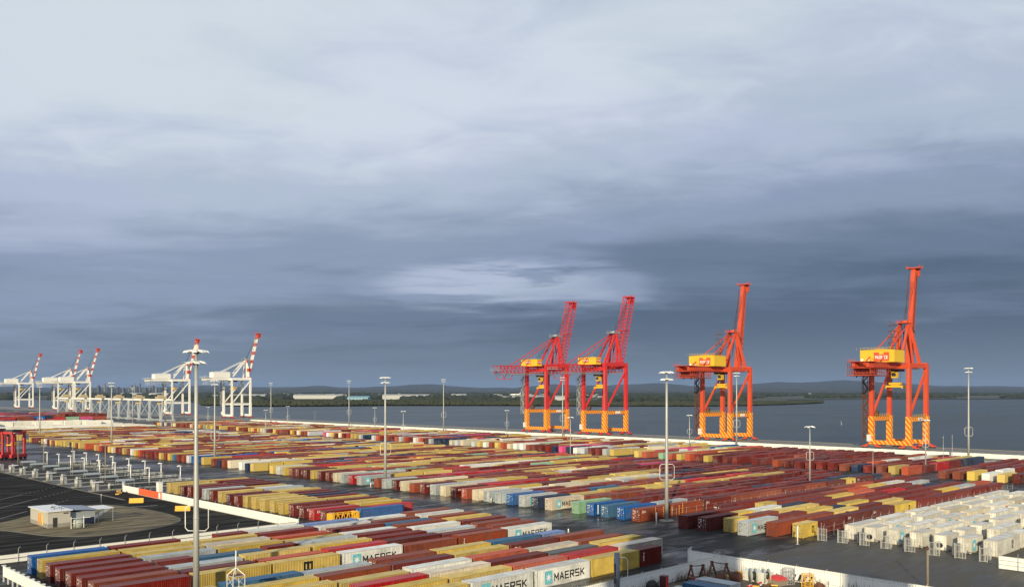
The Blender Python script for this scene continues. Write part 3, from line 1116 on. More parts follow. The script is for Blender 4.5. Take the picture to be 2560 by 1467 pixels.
def container(x0, yn, col, label, L=12.19, h=2.9, east=False, mark=None, group=None, kind='dry', z=0.0, detail=True, unit=False):
    """x0 = end towards the road, yn = long side towards the camera; east: doors turned away"""
    mat = MC[col]
    root = thing('shipping_container' if kind == 'dry' else 'refrigerated_container', label, 'container', (x0 + L / 2, yn + W2, z), 0.0, group)
    N_CONT[0] += 1
    rz = math.pi if east else 0.0
    flat = kind == 'reefer'
    use(cmesh(('frame', L, h)), 'frame', root, (0, 0, 0), rz, mat if not flat else M['reefer_frame'])
    use(cmesh(('flat_front' if flat else 'side_front', L, h)), 'side_wall', root, (0, 0, 0), 0, mat)
    use(cmesh(('flat_back' if flat else 'side_back', L, h)), 'side_wall', root, (0, 0, 0), 0, mat)
    use(cmesh(('flat_roof' if flat else 'roof', L, h)), 'roof', root, (0, 0, 0), rz, mat)
    use(cmesh(('end_wall', L, h)), 'end_wall', root, (0, 0, 0), rz, mat)
    if unit:
        u = use(cmesh(('unit', L, h)), 'cooling_unit', root, (0, 0, 0), 0, mat)
        use(cmesh(('fan', L, h)), 'fan', u, (0, 0, 0), 0, M['black'])
    else:
        for s in ('a', 'b'):
            d = use(cmesh(('door_' + s, L, h)), 'door', root, (0, 0, 0), rz, mat)
            if detail:
                q = -1 if s == 'a' else 1
                for yy in (.30, .85):
                    use(cmesh(('bar', L, h)), 'locking_bar', d, (0, q * yy, 0), 0, M['bar_metal'])
    if not unit and detail and col not in ('white', 'reefer', 'cream'):
        stuff(use(cmesh(('print', L, h)), 'door_print', root, (0, 0, 0), rz, M['white_print'] if col not in ('yellow', 'grey', 'rusty', 'green') else M['black']))
    if mark:
        put_marks(root, mark, L, h)
    return root


Y0, PIT = 95.4, 4.65
rowY = lambda k: Y0 + PIT * k
PX = 12.84
words = lambda c: CC[c][2]

# --- near block: fifteen rows between the workshop wall and the long white wall
NEAR = {  # row: [(slot or x offset, colour, length, mark)]
    14: ['blue', 'maroon', ('h', 'maroon'), 'white', 'sky', 'white', 'brown'],
    13: ['yellow', 'yellow', 'yellow', 'maroon', 'white', 'brown', 'white'],
    12: ['maroon', 'yellow', 'rusty', 'orange', 'maroon', 'steel', 'brown'],
    11: ['maroon', ('grey', 'star'), 'yellow', 'yellow', 'white', 'brown', 'yellow'],
    10: ['maroon', ('pair', 'maroon', 'steel', 'maroon'), None, 'grey', 'maroon', 'white', 'maroon'],
    9: ['maroon', 'grey', 'yellow', 'yellow', 'maroon', 'grey', 'brown'],
    8: ['brown', 'wine', 'orange', 'red', 'wine', 'maroon', 'brown'],
    7: ['maroon', 'yellow', ('yellow', 'msc'), ('white', 'star'), 'brown', ('brown', 'tex'), ('white', 'star')],
    5: ['yellow', 'steel', 'grey', 'brown', 'yellow', ('steel', 'row'), ('s', 'sky')],
    4: [None, 'yellow', 'brown', 'maroon', 'yellow', ('wine', 'cai'), 'brown'],
    3: [None, 'yellow', 'yellow', 'white', 'orange', 'rusty', 'brown'],
    2: [None, None, 'red', 'rusty', 'wine', 'charcoal', 'yellow'],
    1: [None, None, 'yellow', 'yellow', 'orange', 'red', ('rusty', 'star')],
    0: [None, None, 'yellow', ('white', 'star'), ('white', 'star'), ('yellow', 'msc'), ('e', 'wine', 'tex')],
}
gN = 'containers of the near block'
near_rank = {k: i for i, k in enumerate(sorted(NEAR, reverse=True))}
for k, row in NEAR.items():
    yn = rowY(k)
    pos = 0
    where = f'near block, {ORD[near_rank[k]]} row from white wall'
    items = []
    for j, it in enumerate(row):
        x = 46 + PX * j
        if it is None:
            continue
        if isinstance(it, str):
            items.append((x, it, 12.19, None))
        elif it[0] == 'h':
            items.append((x + 6.4, it[1], 6.06, None))
        elif it[0] == 's':
            items.append((x, it[1], 6.06, None))
        elif it[0] == 'e':
            items.append((x - .55, it[1], 6.06, it[2]))
        elif it[0] == 'pair':
            items += [(x, it[1], 6.06, None), (x + 6.6, it[2], 12.19, None), (x + 19.2, it[3], 6.06, None)]
        else:
            items.append((x, it[0], 12.19, it[1]))
    for n, (x, c, L, mk) in enumerate(items):
        jit = random.uniform(-.12, .12)
        ln = 'short' if L < 8 else 'long'
        hh = 2.9 if random.random() < .8 or mk else 2.6
        container(x + jit, yn + random.uniform(-.06, .06), c, f'{words(c)} {ln} container, {where}, {ORD[n]} from left', L, hh,
                  east=(n > 0 and random.random() < .5), mark=mk, group=gN)

# --- second block, behind the white and orange wall
B2 = [  # (row, colour left, colour right)
    (18, 'maroon', 'red'), (19, 'red', 'yellow'), (20, 'maroon', 'yellow'), (21, 'maroon', 'maroon'), (22, 'yellow', 'yellow'), (23, 'yellow', 'maroon'),
    (24, 'yellow', 'navy'), (25, 'yellow', 'wine'), (26, 'yellow', 'maroon'), (27, 'maroon', 'yellow'), (28, 'wine', 'yellow'), (29, 'yellow', 'grey'),
    (30, 'maroon', 'white'), (31, 'grey', 'yellow'), (32, 'maroon', 'wine'), (33, 'maroon', 'maroon'), (34, 'wine', 'wine'), (35, 'yellow', 'maroon'), (36, 'yellow', 'yellow')]
for i, (k, a, b) in enumerate(B2):
    yn = rowY(k) - 2.0
    for n, (c, x) in enumerate(((a, 112.2), (b, 125.0))):
        mk = 'cai' if (n == 0 and c in ('maroon', 'red', 'wine') and i < 4) else ('msc' if (n == 1 and k == 31) else None)
        container(x + random.uniform(-.15, .15), yn, c, f'{words(c)} container behind the white wall, {ORD[i]} row from yellow rack, {"wall end" if n == 0 else "road end"}',
                  12.19, 2.9 if random.random() < .7 else 2.6, east=False, mark=mk, group='containers behind the white wall')
container(118.7, rowY(17) - 2.0, 'blue', 'bright blue container on the road end beside the yellow rack', 12.19, 2.9, mark=None, group='containers behind the white wall')
# the yellow folding rack at the end of that block
rk = thing('flat_rack', 'yellow open frame rack standing beside the blue container', 'flat rack', (114.6, rowY(17) - 2.0 + W2, 0))
b = MB(); b.box(-3.6, 3.6, -1.2, 1.2, 0, .45); b.build('deck', M['barrier_yellow'], rk)
for sx in (-1, 1):
    b = MB()
    b.box(3.0 if sx > 0 else -3.6, 3.6 if sx > 0 else -3.0, -1.2, 1.2, .45, 2.5)
    b.build('end_frame', M['barrier_yellow'], rk)
b = MB()
for sy in (-1.1, 1.1):
    b.bar((-3.0, sy, 2.35), (3.0, sy, 2.35), .16)
    for i in range(4):
        x = -2.8 + i * 1.4
        b.bar((x, sy, .5), (x + .7, sy, 2.4), .1)
        b.bar((x + .7, sy, 2.4), (x + 1.4, sy, .5), .1)
stuff(b.build('side_lattice', M['barrier_yellow'], rk))

# --- block beside the reefers
B4 = {
    4: ['wine', 'maroon', ('h', 'yellow'), 'maroon', 'maroon', 'brown', 'orange', 'yellow', 'white', 'maroon'],
    3: ['wine', ('s', 'yellow'), ('white', 'star'), 'navy', 'maroon', 'yellow', 'orange', 'maroon', 'maroon', 'grey'],
    2: [('s2', 'yellow'), 'brown', ('yellow', 'msc'), ('s', 'yellow'), 'maroon', 'brown', 'maroon', 'red', 'maroon', 'navy'],
    1: [('grey', 'star'), 'maroon', 'yellow', ('s', 'navy'), 'yellow', 'maroon', ('wine', 'cai'), 'maroon', 'maroon', 'maroon'],
    0: ['brown', 'brown', ('yellow', 'msc'), 'wine', 'yellow', ('maroon', 'tex'), 'maroon', 'yellow', 'grey', 'orange'],
    -1: [('s', 'yellow', 'mscv'), ('wine', 'tex'), ('wine', 'cai'), ('wine', 'cai'), ('yellow', 'mscv'), ('maroon', 'tex'), 'maroon', 'maroon', 'maroon', 'maroon'],
    5: [None, ('h', 'wine'), 'maroon', 'maroon', 'maroon', 'wine', 'brown', 'orange', 'maroon', 'maroon'],
}
# the front line as seen: staggered starts
START4 = {5: 164.7, 4: 163.2, 3: 163.6, 2: 166.5, 1: 164.6, 0: 168.0, -1: 170.4}
names4 = {5: 'against the mesh fence', 4: 'one off the mesh fence', 3: 'two off the mesh fence', 2: 'three off the mesh fence', 1: 'behind the grey star-marked one', 0: 'second from the reefers', -1: 'next to the reefers'}
rank4 = {k: i for i, k in enumerate(sorted(B4))}
for k, row in B4.items():
    x = START4[k]
    n = 0
    for it in row:
        L, mk = 12.19, None
        if it is None:
            x += 12.6
            continue
        if isinstance(it, str):
            c = it
        elif it[0] in ('s', 'h', 's2'):
            if it[0] == 'h':
                x += 6.3
            c, L = it[1], 6.06
            mk = it[2] if len(it) > 2 else None
        else:
            c, mk = it
        hh = 2.9
        if k >= 0 and c in ('navy',):
            hh = 2.6
        container(x, rowY(k), c, f'{words(c)} container, {ORD[rank4[k]]} row back from the white reefers, {ORD[n]} from the road', L, hh, east=(k in (4, 0)), mark=mk,
                  group='containers in the block beside the reefers')
        x += L + .42
        n += 1

# --- refrigerated containers on the right
gR = 'white reefers at the right'
RF = []
rr = random.Random(21)
marks = {82.4: [None, 'star', None, None, None, None, None], 78.3: [None, 'star', 'zim', None, None, None], 73.8: ['star', None, 'star', None, 'zim', None], 69.3: ['mscv', None, 'star', None, None, 'star'],
         64.8: [None, None, None, 'one', None, None], 60.5: ['star', None, None, 'zim', None], 56.0: ['mscv', 'one', 'zim', None], 51.4: [None, 'zim', None], 46.8: [None, None]}
for i, (ynear, mks) in enumerate(sorted(marks.items(), reverse=True)):
    x = 176.2
    nmax = 7 if i < 4 else (6 if i == 4 else 5)
    if ynear < 54:
        x = 203
        nmax = 4
    for n in range(nmax):
        L = 12.19 if rr.random() < .82 else 6.06
        if n == 0 and i in (1, 4):
            L = 6.06
        if i == 5 and n == 1:
            x += 8
        if i >= 4 and 196 < x < 206 and ynear > 54:
            x += 7 if i != 4 else 2
        mk = mks[n] if n < len(mks) else None
        if i == 3 and n >= 1:
            x += 1.5
        un = n == 0 and i in (1, 4)
        container(x, ynear, 'reefer' if rr.random() < .9 else 'cream', f'white reefer, {ORD[i]} line counted from the maroon stacks, {ORD[n]} from the gates', L, 2.9, mark=mk,
                  group=gR, kind='reefer', detail=n < 4, unit=un)
        x += L + rr.uniform(.8, 3.4)
        if x > 292 - i * 3:
            break

# --- front doors of the big block, one by one as they stand along the road
FRONT3 = [(1640, 1360, 'brown', 'cai'), (1360, 1360, 'blue', None), (1095, 1360, 'steel', None), (835, 1360, 'blue', 'strip'), (585, 1360, 'green', None), (110, 1360, 'rusty', 'star'),
          (2410, 1020, 'navy', None), (2190, 1020, 'grey', 'star'), (1975, 1020, 'blue', None), (1760, 1020, 'grey', 'star'), (1350, 1020, 'grey', 'star'), (1160, 1020, 'cream', None), (965, 1020, 'orange', None),
          (785, 1020, 'wine', 'cai'), (600, 1020, 'cream', None), (425, 1020, 'grey', None), (250, 1020, 'maroon', 'cai'), (-91, 1020, 'cream', 'star'), (2300, 680, 'wine', 'tex'), (2130, 680, 'grey', 'star'),
          (1640, 680, 'grey', 'star'), (1500, 680, 'red', 'cai'), (1220, 680, 'grey', 'star'), (1085, 680, 'cream', None), (930, 680, 'maroon', 'tex'), (860, 680, 'wine', None), (725, 680, 'yellow', None),
          (610, 680, 'wine', None), (490, 680, 'maroon', 'tex'), (370, 680, 'brown', None), (250, 680, 'yellow', None), (140, 680, 'white', None), (35, 680, 'white', 'star'), (2355, 340, 'grey', None), (2255, 340, 'maroon', None), (2150, 340, 'cream', None)]
taken3 = set()
front_rows = {}
for zx, ox, c, mk in FRONT3:
    px = ox + zx / 7.4735
    t_ = (px - 1280) / 2252
    Yf = 164.7 * (CU - t_ * SU) / (SU + t_ * CU)
    k = round((Yf - 2.44 - Y0) / PIT)
    while k in front_rows:
        k += 1
    front_rows[k] = (c, mk)
for n, k in enumerate(sorted(front_rows)):
    c, mk = front_rows[k]
    if n >= 32:
        break
    container(164.7 + random.uniform(-.25, .25), rowY(k), c, f'{words(c)} container facing the wet road, {ORD[n]} door from the tall mast', 12.19, 2.9, mark=mk, group='front line of the big block')
    taken3.add((k, 0))
# the long maroon and brown line beside the mast
line7 = [('brown', None), ('wine', 'cai'), ('brown', 'tex'), ('brown', None), ('maroon', 'tex'), ('brown', 'mscv'), ('wine', None)]
x = 164.7 + PX
for n, (c, mk) in enumerate(line7):
    container(x, rowY(7), c, f'{words(c)} container along the mesh fence by the tall mast, {ORD[n]} behind the front', 12.19, 2.9, mark=mk, group='fence line of the big block')
    x += PX
    taken3.add((7, n + 1))
for n, (c, L, mk) in enumerate((('yellow', 6.06, 'mscv'), ('wine', 12.19, 'cai'), ('navy', 6.06, None), ('brown', 6.06, None))):
    container(x, rowY(7), c, f'{words(c)} container along the mesh fence, {ORD[n]} in the far mixed end', L, 2.9, mark=mk, group='fence line of the big block')
    x += L + .45
for n in (8, 9, 10, 11):
    taken3.add((7, n))

# --- everything farther off: one mass of containers
def far_field():
    rg = random.Random(11)
    boxes = []                                          # x0, yn, L, h, colour, z
    def pick(prev, pal):
        if prev and rg.random() < .42:
            return prev
        return rg.choices(list(pal), list(pal.values()))[0]
    pal_a = {'maroon': 22, 'brown': 18, 'wine': 6, 'yellow': 33, 'white': 5, 'grey': 5, 'cream': 3, 'orange': 5, 'red': 4, 'blue': 1.5, 'steel': 1.5, 'navy': 2, 'green': 2, 'pink': .8}
    pal_r = {'maroon': 38, 'brown': 18, 'wine': 16, 'yellow': 14, 'white': 4, 'grey': 3, 'orange': 3, 'red': 2, 'navy': 2}
    pal_f = {'maroon': 20, 'brown': 15, 'wine': 5, 'yellow': 28, 'white': 9, 'grey': 8, 'cream': 9, 'orange': 9, 'red': 5, 'blue': 2, 'navy': 2, 'green': 2.5, 'pink': 2}
    def rows(k0, k1, x0, slots, pal, skip, empty=.07, front_empty=.12):
        for k in range(k0, k1):
            if k in skip:
                continue
            prev = None
            gap = 0
            for j in range(slots):
                if x0 < 200 and (k, j) in taken3:
                    prev = None
                    continue
                if gap > 0:
                    gap -= 1
                    continue
                if rg.random() < (front_empty if j == 0 else empty):
                    gap = rg.choice((0, 0, 1))
                    continue
                xx = x0 + j * PX + rg.uniform(-.25, .25)
                prev = pick(prev, pal(k, j))
                hh = 2.9 if rg.random() < .6 else 2.6
                if rg.random() < .10:
                    boxes.append((xx, rowY(k), 6.06, hh, prev, 0))
                    boxes.append((xx + 6.4, rowY(k), 6.06, hh, pick(prev, pal(k, j)), 0))
                else:
                    boxes.append((xx, rowY(k), 12.19, hh, prev, 0))
    p3 = lambda k, j: pal_r if (j > 5 and k < 22) or k < 13 else pal_a
    rows(8, 132, 164.7, 10, p3, {30, 56, 85, 112}, .05, .10)
    pf = lambda k, j: {'maroon': 60, 'brown': 14, 'wine': 16, 'yellow': 2} if 14 <= k <= 27 and j < 6 else (pal_r if k < 12 else pal_f)
    rows(8, 150, 324.5, 6, pf, {7, 35, 36, 63, 64, 92, 93, 120, 121}, .05, .06)
    rows(-9, 6, 321.5, 6, lambda k, j: pal_r, {}, .05, 0)
    # the far reefer field and the stacked terminal behind it
    for k in range(134, 152):
        for j in range(9):
            if rg.random() < .8:
                boxes.append((182 + j * PX, rowY(k), 12.19, 2.9, 'reefer', 0))
                if k > 142 and rg.random() < .3:
                    boxes.append((182 + j * PX, rowY(k), 12.19, 2.9, 'reefer', 2.9))
    for k in range(156, 200):
        for j in range(14):
            if k < 176 and j > 8:
                continue
            n = rg.choice((1, 2, 3, 3)) if k > 160 else rg.choice((1, 2, 2, 3))
            for z in range(n):
                c = rg.choices(['maroon', 'brown', 'wine', 'orange', 'red', 'pink', 'navy', 'blue', 'grey', 'green', 'white'], [20, 14, 9, 14, 9, 5, 8, 6, 6, 3, 2])[0]
                boxes.append((150 + j * PX, rowY(k), 12.19, 2.7, c, z * 2.72))
    e = .035
    V, Fq, Cc = [], [], []
    def panel(o, a, b, nrm):                            # outer ring, recess, inner panel; a, b edge vectors
        o, a, b, nrm = Vector(o), Vector(a), Vector(b), Vector(nrm)
        la, lb = a.length, b.length
        ia, ib = a / la * .14, b / lb * .14
        q = [o, o + a, o + a + b, o + b]
        p = [o + ia + ib, o + a - ia + ib, o + a + b - ia - ib, o + b + ia - ib]
        r = [v - nrm * e for v in p]
        s = len(V)
        V.extend(q + p + r)
        for i in range(4):
            j = (i + 1) % 4
            Fq.append((s + i, s + j, s + 4 + j, s + 4 + i))
            Fq.append((s + 4 + i, s + 4 + j, s + 8 + j, s + 8 + i))
        Fq.append((s + 8, s + 9, s + 10, s + 11))
        return 12
    for x0, yn, L, h, c, z in boxes:
        w = 2.438
        n = 0
        n += panel((x0, yn, z), (L, 0, 0), (0, 0, h), (0, -1, 0))
        n += panel((x0, yn + w, z), (0, -w, 0), (0, 0, h), (-1, 0, 0))
        n += panel((x0, yn, z + h), (L, 0, 0), (0, w, 0), (0, 0, 1))
        n += panel((x0 + L, yn, z), (0, w, 0), (0, 0, h), (1, 0, 0))
        n += panel((x0 + L, yn + w, z), (-L, 0, 0), (0, 0, h), (0, 1, 0))
        col = CC[c][0]
        f = rg.uniform(.78, 1.22)
        sat = rg.uniform(.85, 1.05)
        lum = sum(col) / 3
        Cc += [tuple(min(1, (lum + (v - lum) * sat) * f) for v in col) + (1,)] * n
    me = bpy.data.meshes.new('container_field')
    me.from_pydata([tuple(v) for v in V], [], Fq)
    at = me.color_attributes.new('Paint', 'FLOAT_COLOR', 'POINT')
    at.data.foreach_set('color', np.array(Cc, np.float32).ravel())
    m, t, bb, o = principled('field_paint')
    ac = t.n('ShaderNodeAttribute', attribute_name='Paint').outputs['Color']
    p = t.n('ShaderNodeTexCoord').outputs['Object']
    n1 = t.noise(p, .35, 5, .6)
    n2 = t.noise(t.mapv(p, (.4, 1.6, 1.6)), 1.0, 5, .65)
    c = t.mix(t.m('MULTIPLY', t.ss(n1, .45, .75), .3), ac, (.30, .28, .26, 1))
    c = t.mix(t.m('MULTIPLY', t.ss(n2, .58, .72), .35), c, (.11, .05, .025, 1))
    t.set(bb.inputs['Base Color'], c)
    t.set(bb.inputs['Roughness'], t.m('ADD', .34, t.m('MULTIPLY', n1, .25)))
    bb.inputs['Specular IOR Level'].default_value = .15
    wv = t.n('ShaderNodeTexWave', wave_type='BANDS', bands_direction='X', wave_profile='SIN')
    t.set(wv.inputs['Vector'], p)
    wv.inputs['Scale'].default_value = 1.13
    bp = t.n('ShaderNodeBump')
    bp.inputs['Strength'].default_value = .45
    bp.inputs['Distance'].default_value = .04
    t.set(bp.inputs['Height'], wv.outputs['Fac'])
    t.t.links.new(bp.outputs[0], bb.inputs['Normal'])
    me.materials.append(m)
    ob = bpy.data.objects.new('container_field', me)
    COL.objects.link(ob)
    stuff(tag(ob, 'mass of small far-off containers of all colours up to the quay', 'containers'))


far_field()

M['cab'] = plain('cabinet_grey', (.16, .165, .17), .5)
M['cabd'] = plain('cabinet_door', (.13, .13, .14), .5)
# ---------------------------------------------------------------- walls and fences


def arm_post(name='post'):
    if 'armpost' not in CACHE:
        m = MB()
        m.tube([(0, 0, 0), (0, 0, 2.35), (.12, .0, 2.5), (.34, 0, 2.75)], .04, 5)
        CACHE['armpost'] = m.mesh('arm_post', M['steel'])
    return CACHE['armpost']


# the quay wall of white panels
ww = thing('quay_wall', 'long white panel wall between the container yard and the quay cranes', 'wall', (429, 0, 0))
pm = MB(); pm.box(-.06, .06, .04, 5.96, .15, 2.2); pm = pm.mesh('quay_panel', M['white_wall'])
pp = MB(); pp.box(-.14, .14, -.1, .1, 0, 2.35); pp = pp.mesh('quay_post', M['grey_wall'])
for i in range(127):
    y = 50 + i * 6
    use(pm, 'panel', ww, (random.uniform(-.02, .02), y, random.uniform(-.03, .03)))
    use(pp, 'post', ww, (0, y, 0))
b = MB()
for z in (.85, 1.6):
    b.box(-.11, -.06, 50, 812, z, z + .07)
b.build('rail', M['grey_wall'], ww)

# white wall along the truck road (Y = 169.5)
wl = thing('road_wall', 'long white wall with thin posts between the near block and the truck road', 'wall', (0, 174.0, 0))
pm = MB(); pm.box(.03, 4.57, -.04, .04, .10, .72); pm = pm.mesh('strip_panel', M['white_wall'])
for i in range(18):
    x = 20 + i * 4.6
    for z in (0, .76):
        use(pm, 'panel', wl, (x, 0, z + random.uniform(-.01, .01)))
    o = use(arm_post(), 'post', wl, (x, -.1, 0), 0)
b = MB()
for z in (.74,):
    b.box(20, 102.6, -.075, -.045, z + .02, z + .09)
b.box(20, 102.6, -.06, .06, 1.49, 1.55)
b.build('rail', M['wall_rail'], wl)

# bright wall along the second block with the orange stretch (X = 103.5)
wb = thing('corner_wall', 'bright white wall with one orange stretch beside the truck road', 'wall', (103.5, 0, 0))
pm = MB(); pm.box(-.05, .05, .02, 3.98, .12, 1.95); pm = pm.mesh('tall_panel', M['white_wall'])
y = 174.4
i = 0
while y < 274:
    use(pm, 'panel', wb, (random.uniform(-.01, .01), y, 0), 0, M['orange_wall'] if 244 < y < 262 else M['white_wall'])
    use(arm_post(), 'post', wb, (.12, y, 0), 0)
    y += 4.0
b = MB(); b.box(-.09, -.06, 247.2, 248.4, .2, 1.8); b.build('notice_board', M['white_print'], wb)
b = MB(); b.box(-.12, .12, 174.4, 274.4, 0, .12); b.build('footing', M['concrete'], wb)

# workshop compound: ribbed grey-white fences
def ribbed(name, label, x0, y0, x1, y1, h=2.5, pitch=.42, mat='grey_wall', posts=4.6, arm=True):
    L = math.hypot(x1 - x0, y1 - y0)
    a = math.atan2(y1 - y0, x1 - x0)
    t = thing(name, label, 'fence', (x0, y0, 0), a)
    n = int(L / 2.4)
    w = L / n
    c = corrugated(w - .02, .05, h, 6, .035, 0, -1)
    key = ('rib', round(w, 3), h, mat)
    if key not in CACHE:
        CACHE[key] = c.mesh('ribbed_sheet', M[mat])
    for i in range(n):
        use(CACHE[key], 'sheet', t, (w * (i + .5), 0, random.uniform(-.015, .015)))
        if arm and i % 2 == 0:
            use(arm_post(), 'post', t, (w * i + .05, .1, 0))
    b = MB()
    b.box(0, L, .03, .08, .4, .5)
    b.box(0, L, .03, .08, h - .4, h - .3)
    b.box(-.05, L + .05, -.05, .05, h - .005, h + .03)
    b.build('rail', M['steel'], t)
    return t
ribbed('sheet_fence', 'ribbed white fence running beside the yellow and white near containers', 60, 84.2, 130.4, 84.2)
ribbed('sheet_fence', 'ribbed white fence across the back of the workshop scrap yard', 130.5, 91.0, 130.5, 46.0)
ribbed('sheet_fence', 'short return of white fence at the workshop yard corner', 130.6, 91.2, 133.8, 92.6, 2.5, arm=False)

# fence with rails at the right edge
fr = thing('panel_fence', 'low white panelled fence at the edge of the reefer yard', 'fence', (164.6, 52.2, 0))
for i in range(6):
    for z in (.15, .87, 1.59):
        b = MB(); b.box(.02, .06, -2.9 - i * 3, -.05 - i * 3, z, z + .68); b.build('panel', M['white_wall'], fr)
    b = MB(); b.tube([(-.02, -i * 3, 0), (-.02, -i * 3, 2.9)], .04, 5); b.build('post', M['steel'], fr)
b = MB()
for z in (.83, 1.55, 2.27):
    b.box(-.06, .02, -18, 0, z, z + .05)
b.build('rail', M['wall_rail'], fr)

# wire mesh fences: posts and two wires
def mesh_fence(label, p0, p1, n, h=2.2, arm=False):
    t = thing('mesh_fence', label, 'fence', (p0[0], p0[1], 0), math.atan2(p1[1] - p0[1], p1[0] - p0[0]))
    L = math.hypot(p1[0] - p0[0], p1[1] - p0[1])
    if 'meshpost' not in CACHE:
        m = MB(); m.tube([(0, 0, 0), (0, 0, 2.3)], .035, 5)
        CACHE['meshpost'] = m.mesh('mesh_post', M['steel'])
    for i in range(n + 1):
        use(arm_post() if arm else CACHE['meshpost'], 'post', t, (L * i / n, 0, 0))
    b = MB()
    for z in (.15, 1.2, 2.15):
        b.bar((0, 0, z), (L, 0, z), .025)
    b.build('wire', M['steel'], t)
mesh_fence('thin mesh fence in the lane behind the tall mast', (172, 126.2), (296, 126.2), 30)
mesh_fence('thin mesh fence between the maroon line and the reefers, posts leaning out', (174, 88.2), (290, 88.2), 26, arm=True)

# steel cage gates in front of the reefers
M['gate_grey'] = plain('gate_galvanised', (.50, .50, .47), .5, .2)
def cage_gate(n, x, y, two):
    t = thing('cage_gate', f'grey steel cage gate before the reefers, {ORD[n]} from the maroon stacks', 'gate', (x, y, 0), 0, 'cage gates of the reefer yard')
    for k, (dx, dy, rot) in enumerate(((0, 0, 0), (.25, -.45, 0)) if not two else ((0, 0, 0), (.3, -.5, 0), (.2, -.7, 1))):
        m = MB()
        w = 1.1 if not rot else 2.6
        ax = (lambda s, z: (0, -s, z)) if not rot else (lambda s, z: (s, 0, z))
        for s in (0, w):
            m.bar(ax(s, 0), ax(s, 2.5), .08)
        for z in (.12, 1.2, 2.4):
            m.bar(ax(0, z), ax(w, z), .06)
        for q in range(1, int(w / .22)):
            m.bar(ax(q * .22, .15), ax(q * .22, 2.38), .022)
        stuff(m.build('leaf', M['gate_grey'], t, (dx, dy, 0)))
    m = MB(); m.bar((0, .2, 0), (0, .2, 2.7), .12); m.build('gate_post', M['gate_grey'], t)
gx = [(2097, 1356, True), (2152, 1362, False), (2205, 1370, True), (2265, 1378, False), (2325, 1387, True), (2390, 1394, False), (2452, 1403, True), (2047, 1350, False)]
for n, (px, py, two) in enumerate(sorted(gx)):
    X, Y = gp(px, py)
    cage_gate(n, X, Y, two)
# power cabinets between the reefers
for n, y in enumerate((79.9, 71.0, 62.0)):
    t = thing('power_cabinet', f'dark grey power cabinet by the reefer doors, {ORD[n]} from the maroon stacks', 'cabinet', (172.6, y, 0), 0, 'reefer power cabinets')
    m = MB(); m.box(0, .8, -.6, .6, .12, 2.2); m.build('housing', M['cab'], t)
    m = MB(); m.box(-.02, 0, -.5, .5, .3, 2.0); m.build('door', M['cabd'], t)

# concrete edge barriers, yellow
for n, (px, py, rz) in enumerate(((297, 1234, 55), (342, 1256, -32), (458, 1276, -34))):
    X, Y = gp(px, py)
    lab = ['yellow barrier turned edge-on at the end of the white wall', 'yellow barrier lying on the road below the orange wall', 'yellow barrier on the road in front of the white wall by the near mast'][n]
    t = thing('road_barrier', lab, 'barrier', (X, Y, 0), R(rz), 'yellow road barriers')
    m = MB()
    prof = [(-.42, 0), (-.40, .25), (-.16, .55), (-.12, 1.25), (.12, 1.25), (.16, .55), (.40, .25), (.42, 0)]
    L = 1.9
    vs = [(-L, a, z) for a, z in prof] + [(L * (.9), a, z) for a, z in prof]
    k = len(prof)
    m.add(vs, [tuple(range(k)), tuple(reversed(range(k, 2 * k)))] + [(i, k + i, k + (i + 1) % k, (i + 1) % k) for i in range(k)])
    m.build('barrier_body', M['barrier_yellow'], t)
    m = MB(); m.box(-L - .12, -L + .05, -.2, .2, .3, .9); m.build('coupling', M['rust'], t)

# white louvred screen at the bottom left corner
sc_ = thing('ribbed_screen', 'white ribbed screen with brackets in the near left corner', 'screen', (41.0, 157.5, 0), R(-90))
for i in range(10):
    m = MB(); m.box(i * 2.4, i * 2.4 + 2.3, -.05, .05, .9, 2.5)
    for q in range(5):
        m.box(i * 2.4 + .15 + q * .46, i * 2.4 + .30 + q * .46, -.12, -.045, .95, 2.45)
    m.build('panel', M['white_wall'], sc_)
    m = MB(); m.box(i * 2.4 - .35, i * 2.4 + .35, -.2, .3, 2.5, 2.62); m.bar((i * 2.4, 0, 0), (i * 2.4, 0, 2.5), .18)
    m.build('bracket', M['lamp_body'], sc_)

# reflector posts in the mast lane of the near block
n = 0
for x in (50.5, 54.3, 56.0, 65.6, 67.0):
    t = thing('marker_post', f'striped marker post in the lane by the near mast, {ORD[n]} from the left', 'post', (x, 121.7 + (n % 2) * 1.0, 0), 0, 'striped marker posts of the near lane')
    m = MB(); m.tube([(0, 0, 0), (0, 0, 2.5)], .05, 6); m.build('stem', M['wall_rail'], t)
    for q in range(5):
        m = MB(); m.tube([(0, 0, .55 + q * .42), (0, 0, .78 + q * .42)], .075, 6); m.build('reflector', M['white_print'], t)
    n += 1
for n, (px, py) in enumerate(((1639, 1303), (1659, 1301), (1680, 1300), (1698, 1297), (1707, 1290), (1716, 1285), (1738, 1280), (1749, 1279))):
    X, Y = gp(px, py)
    t = thing('marker_post', f'striped marker post round the tall mast, {ORD[n]} from the left', 'post', (X, Y, 0), 0, 'striped marker posts round the tall mast')
    m = MB(); m.tube([(0, 0, 0), (0, 0, 3.4)], .045, 6); m.build('stem', M['sign_red'], t)
    for q in range(6):
        m = MB(); m.tube([(0, 0, .9 + q * .42), (0, 0, 1.1 + q * .42)], .07, 6); m.build('reflector', M['vivid_yellow'], t)

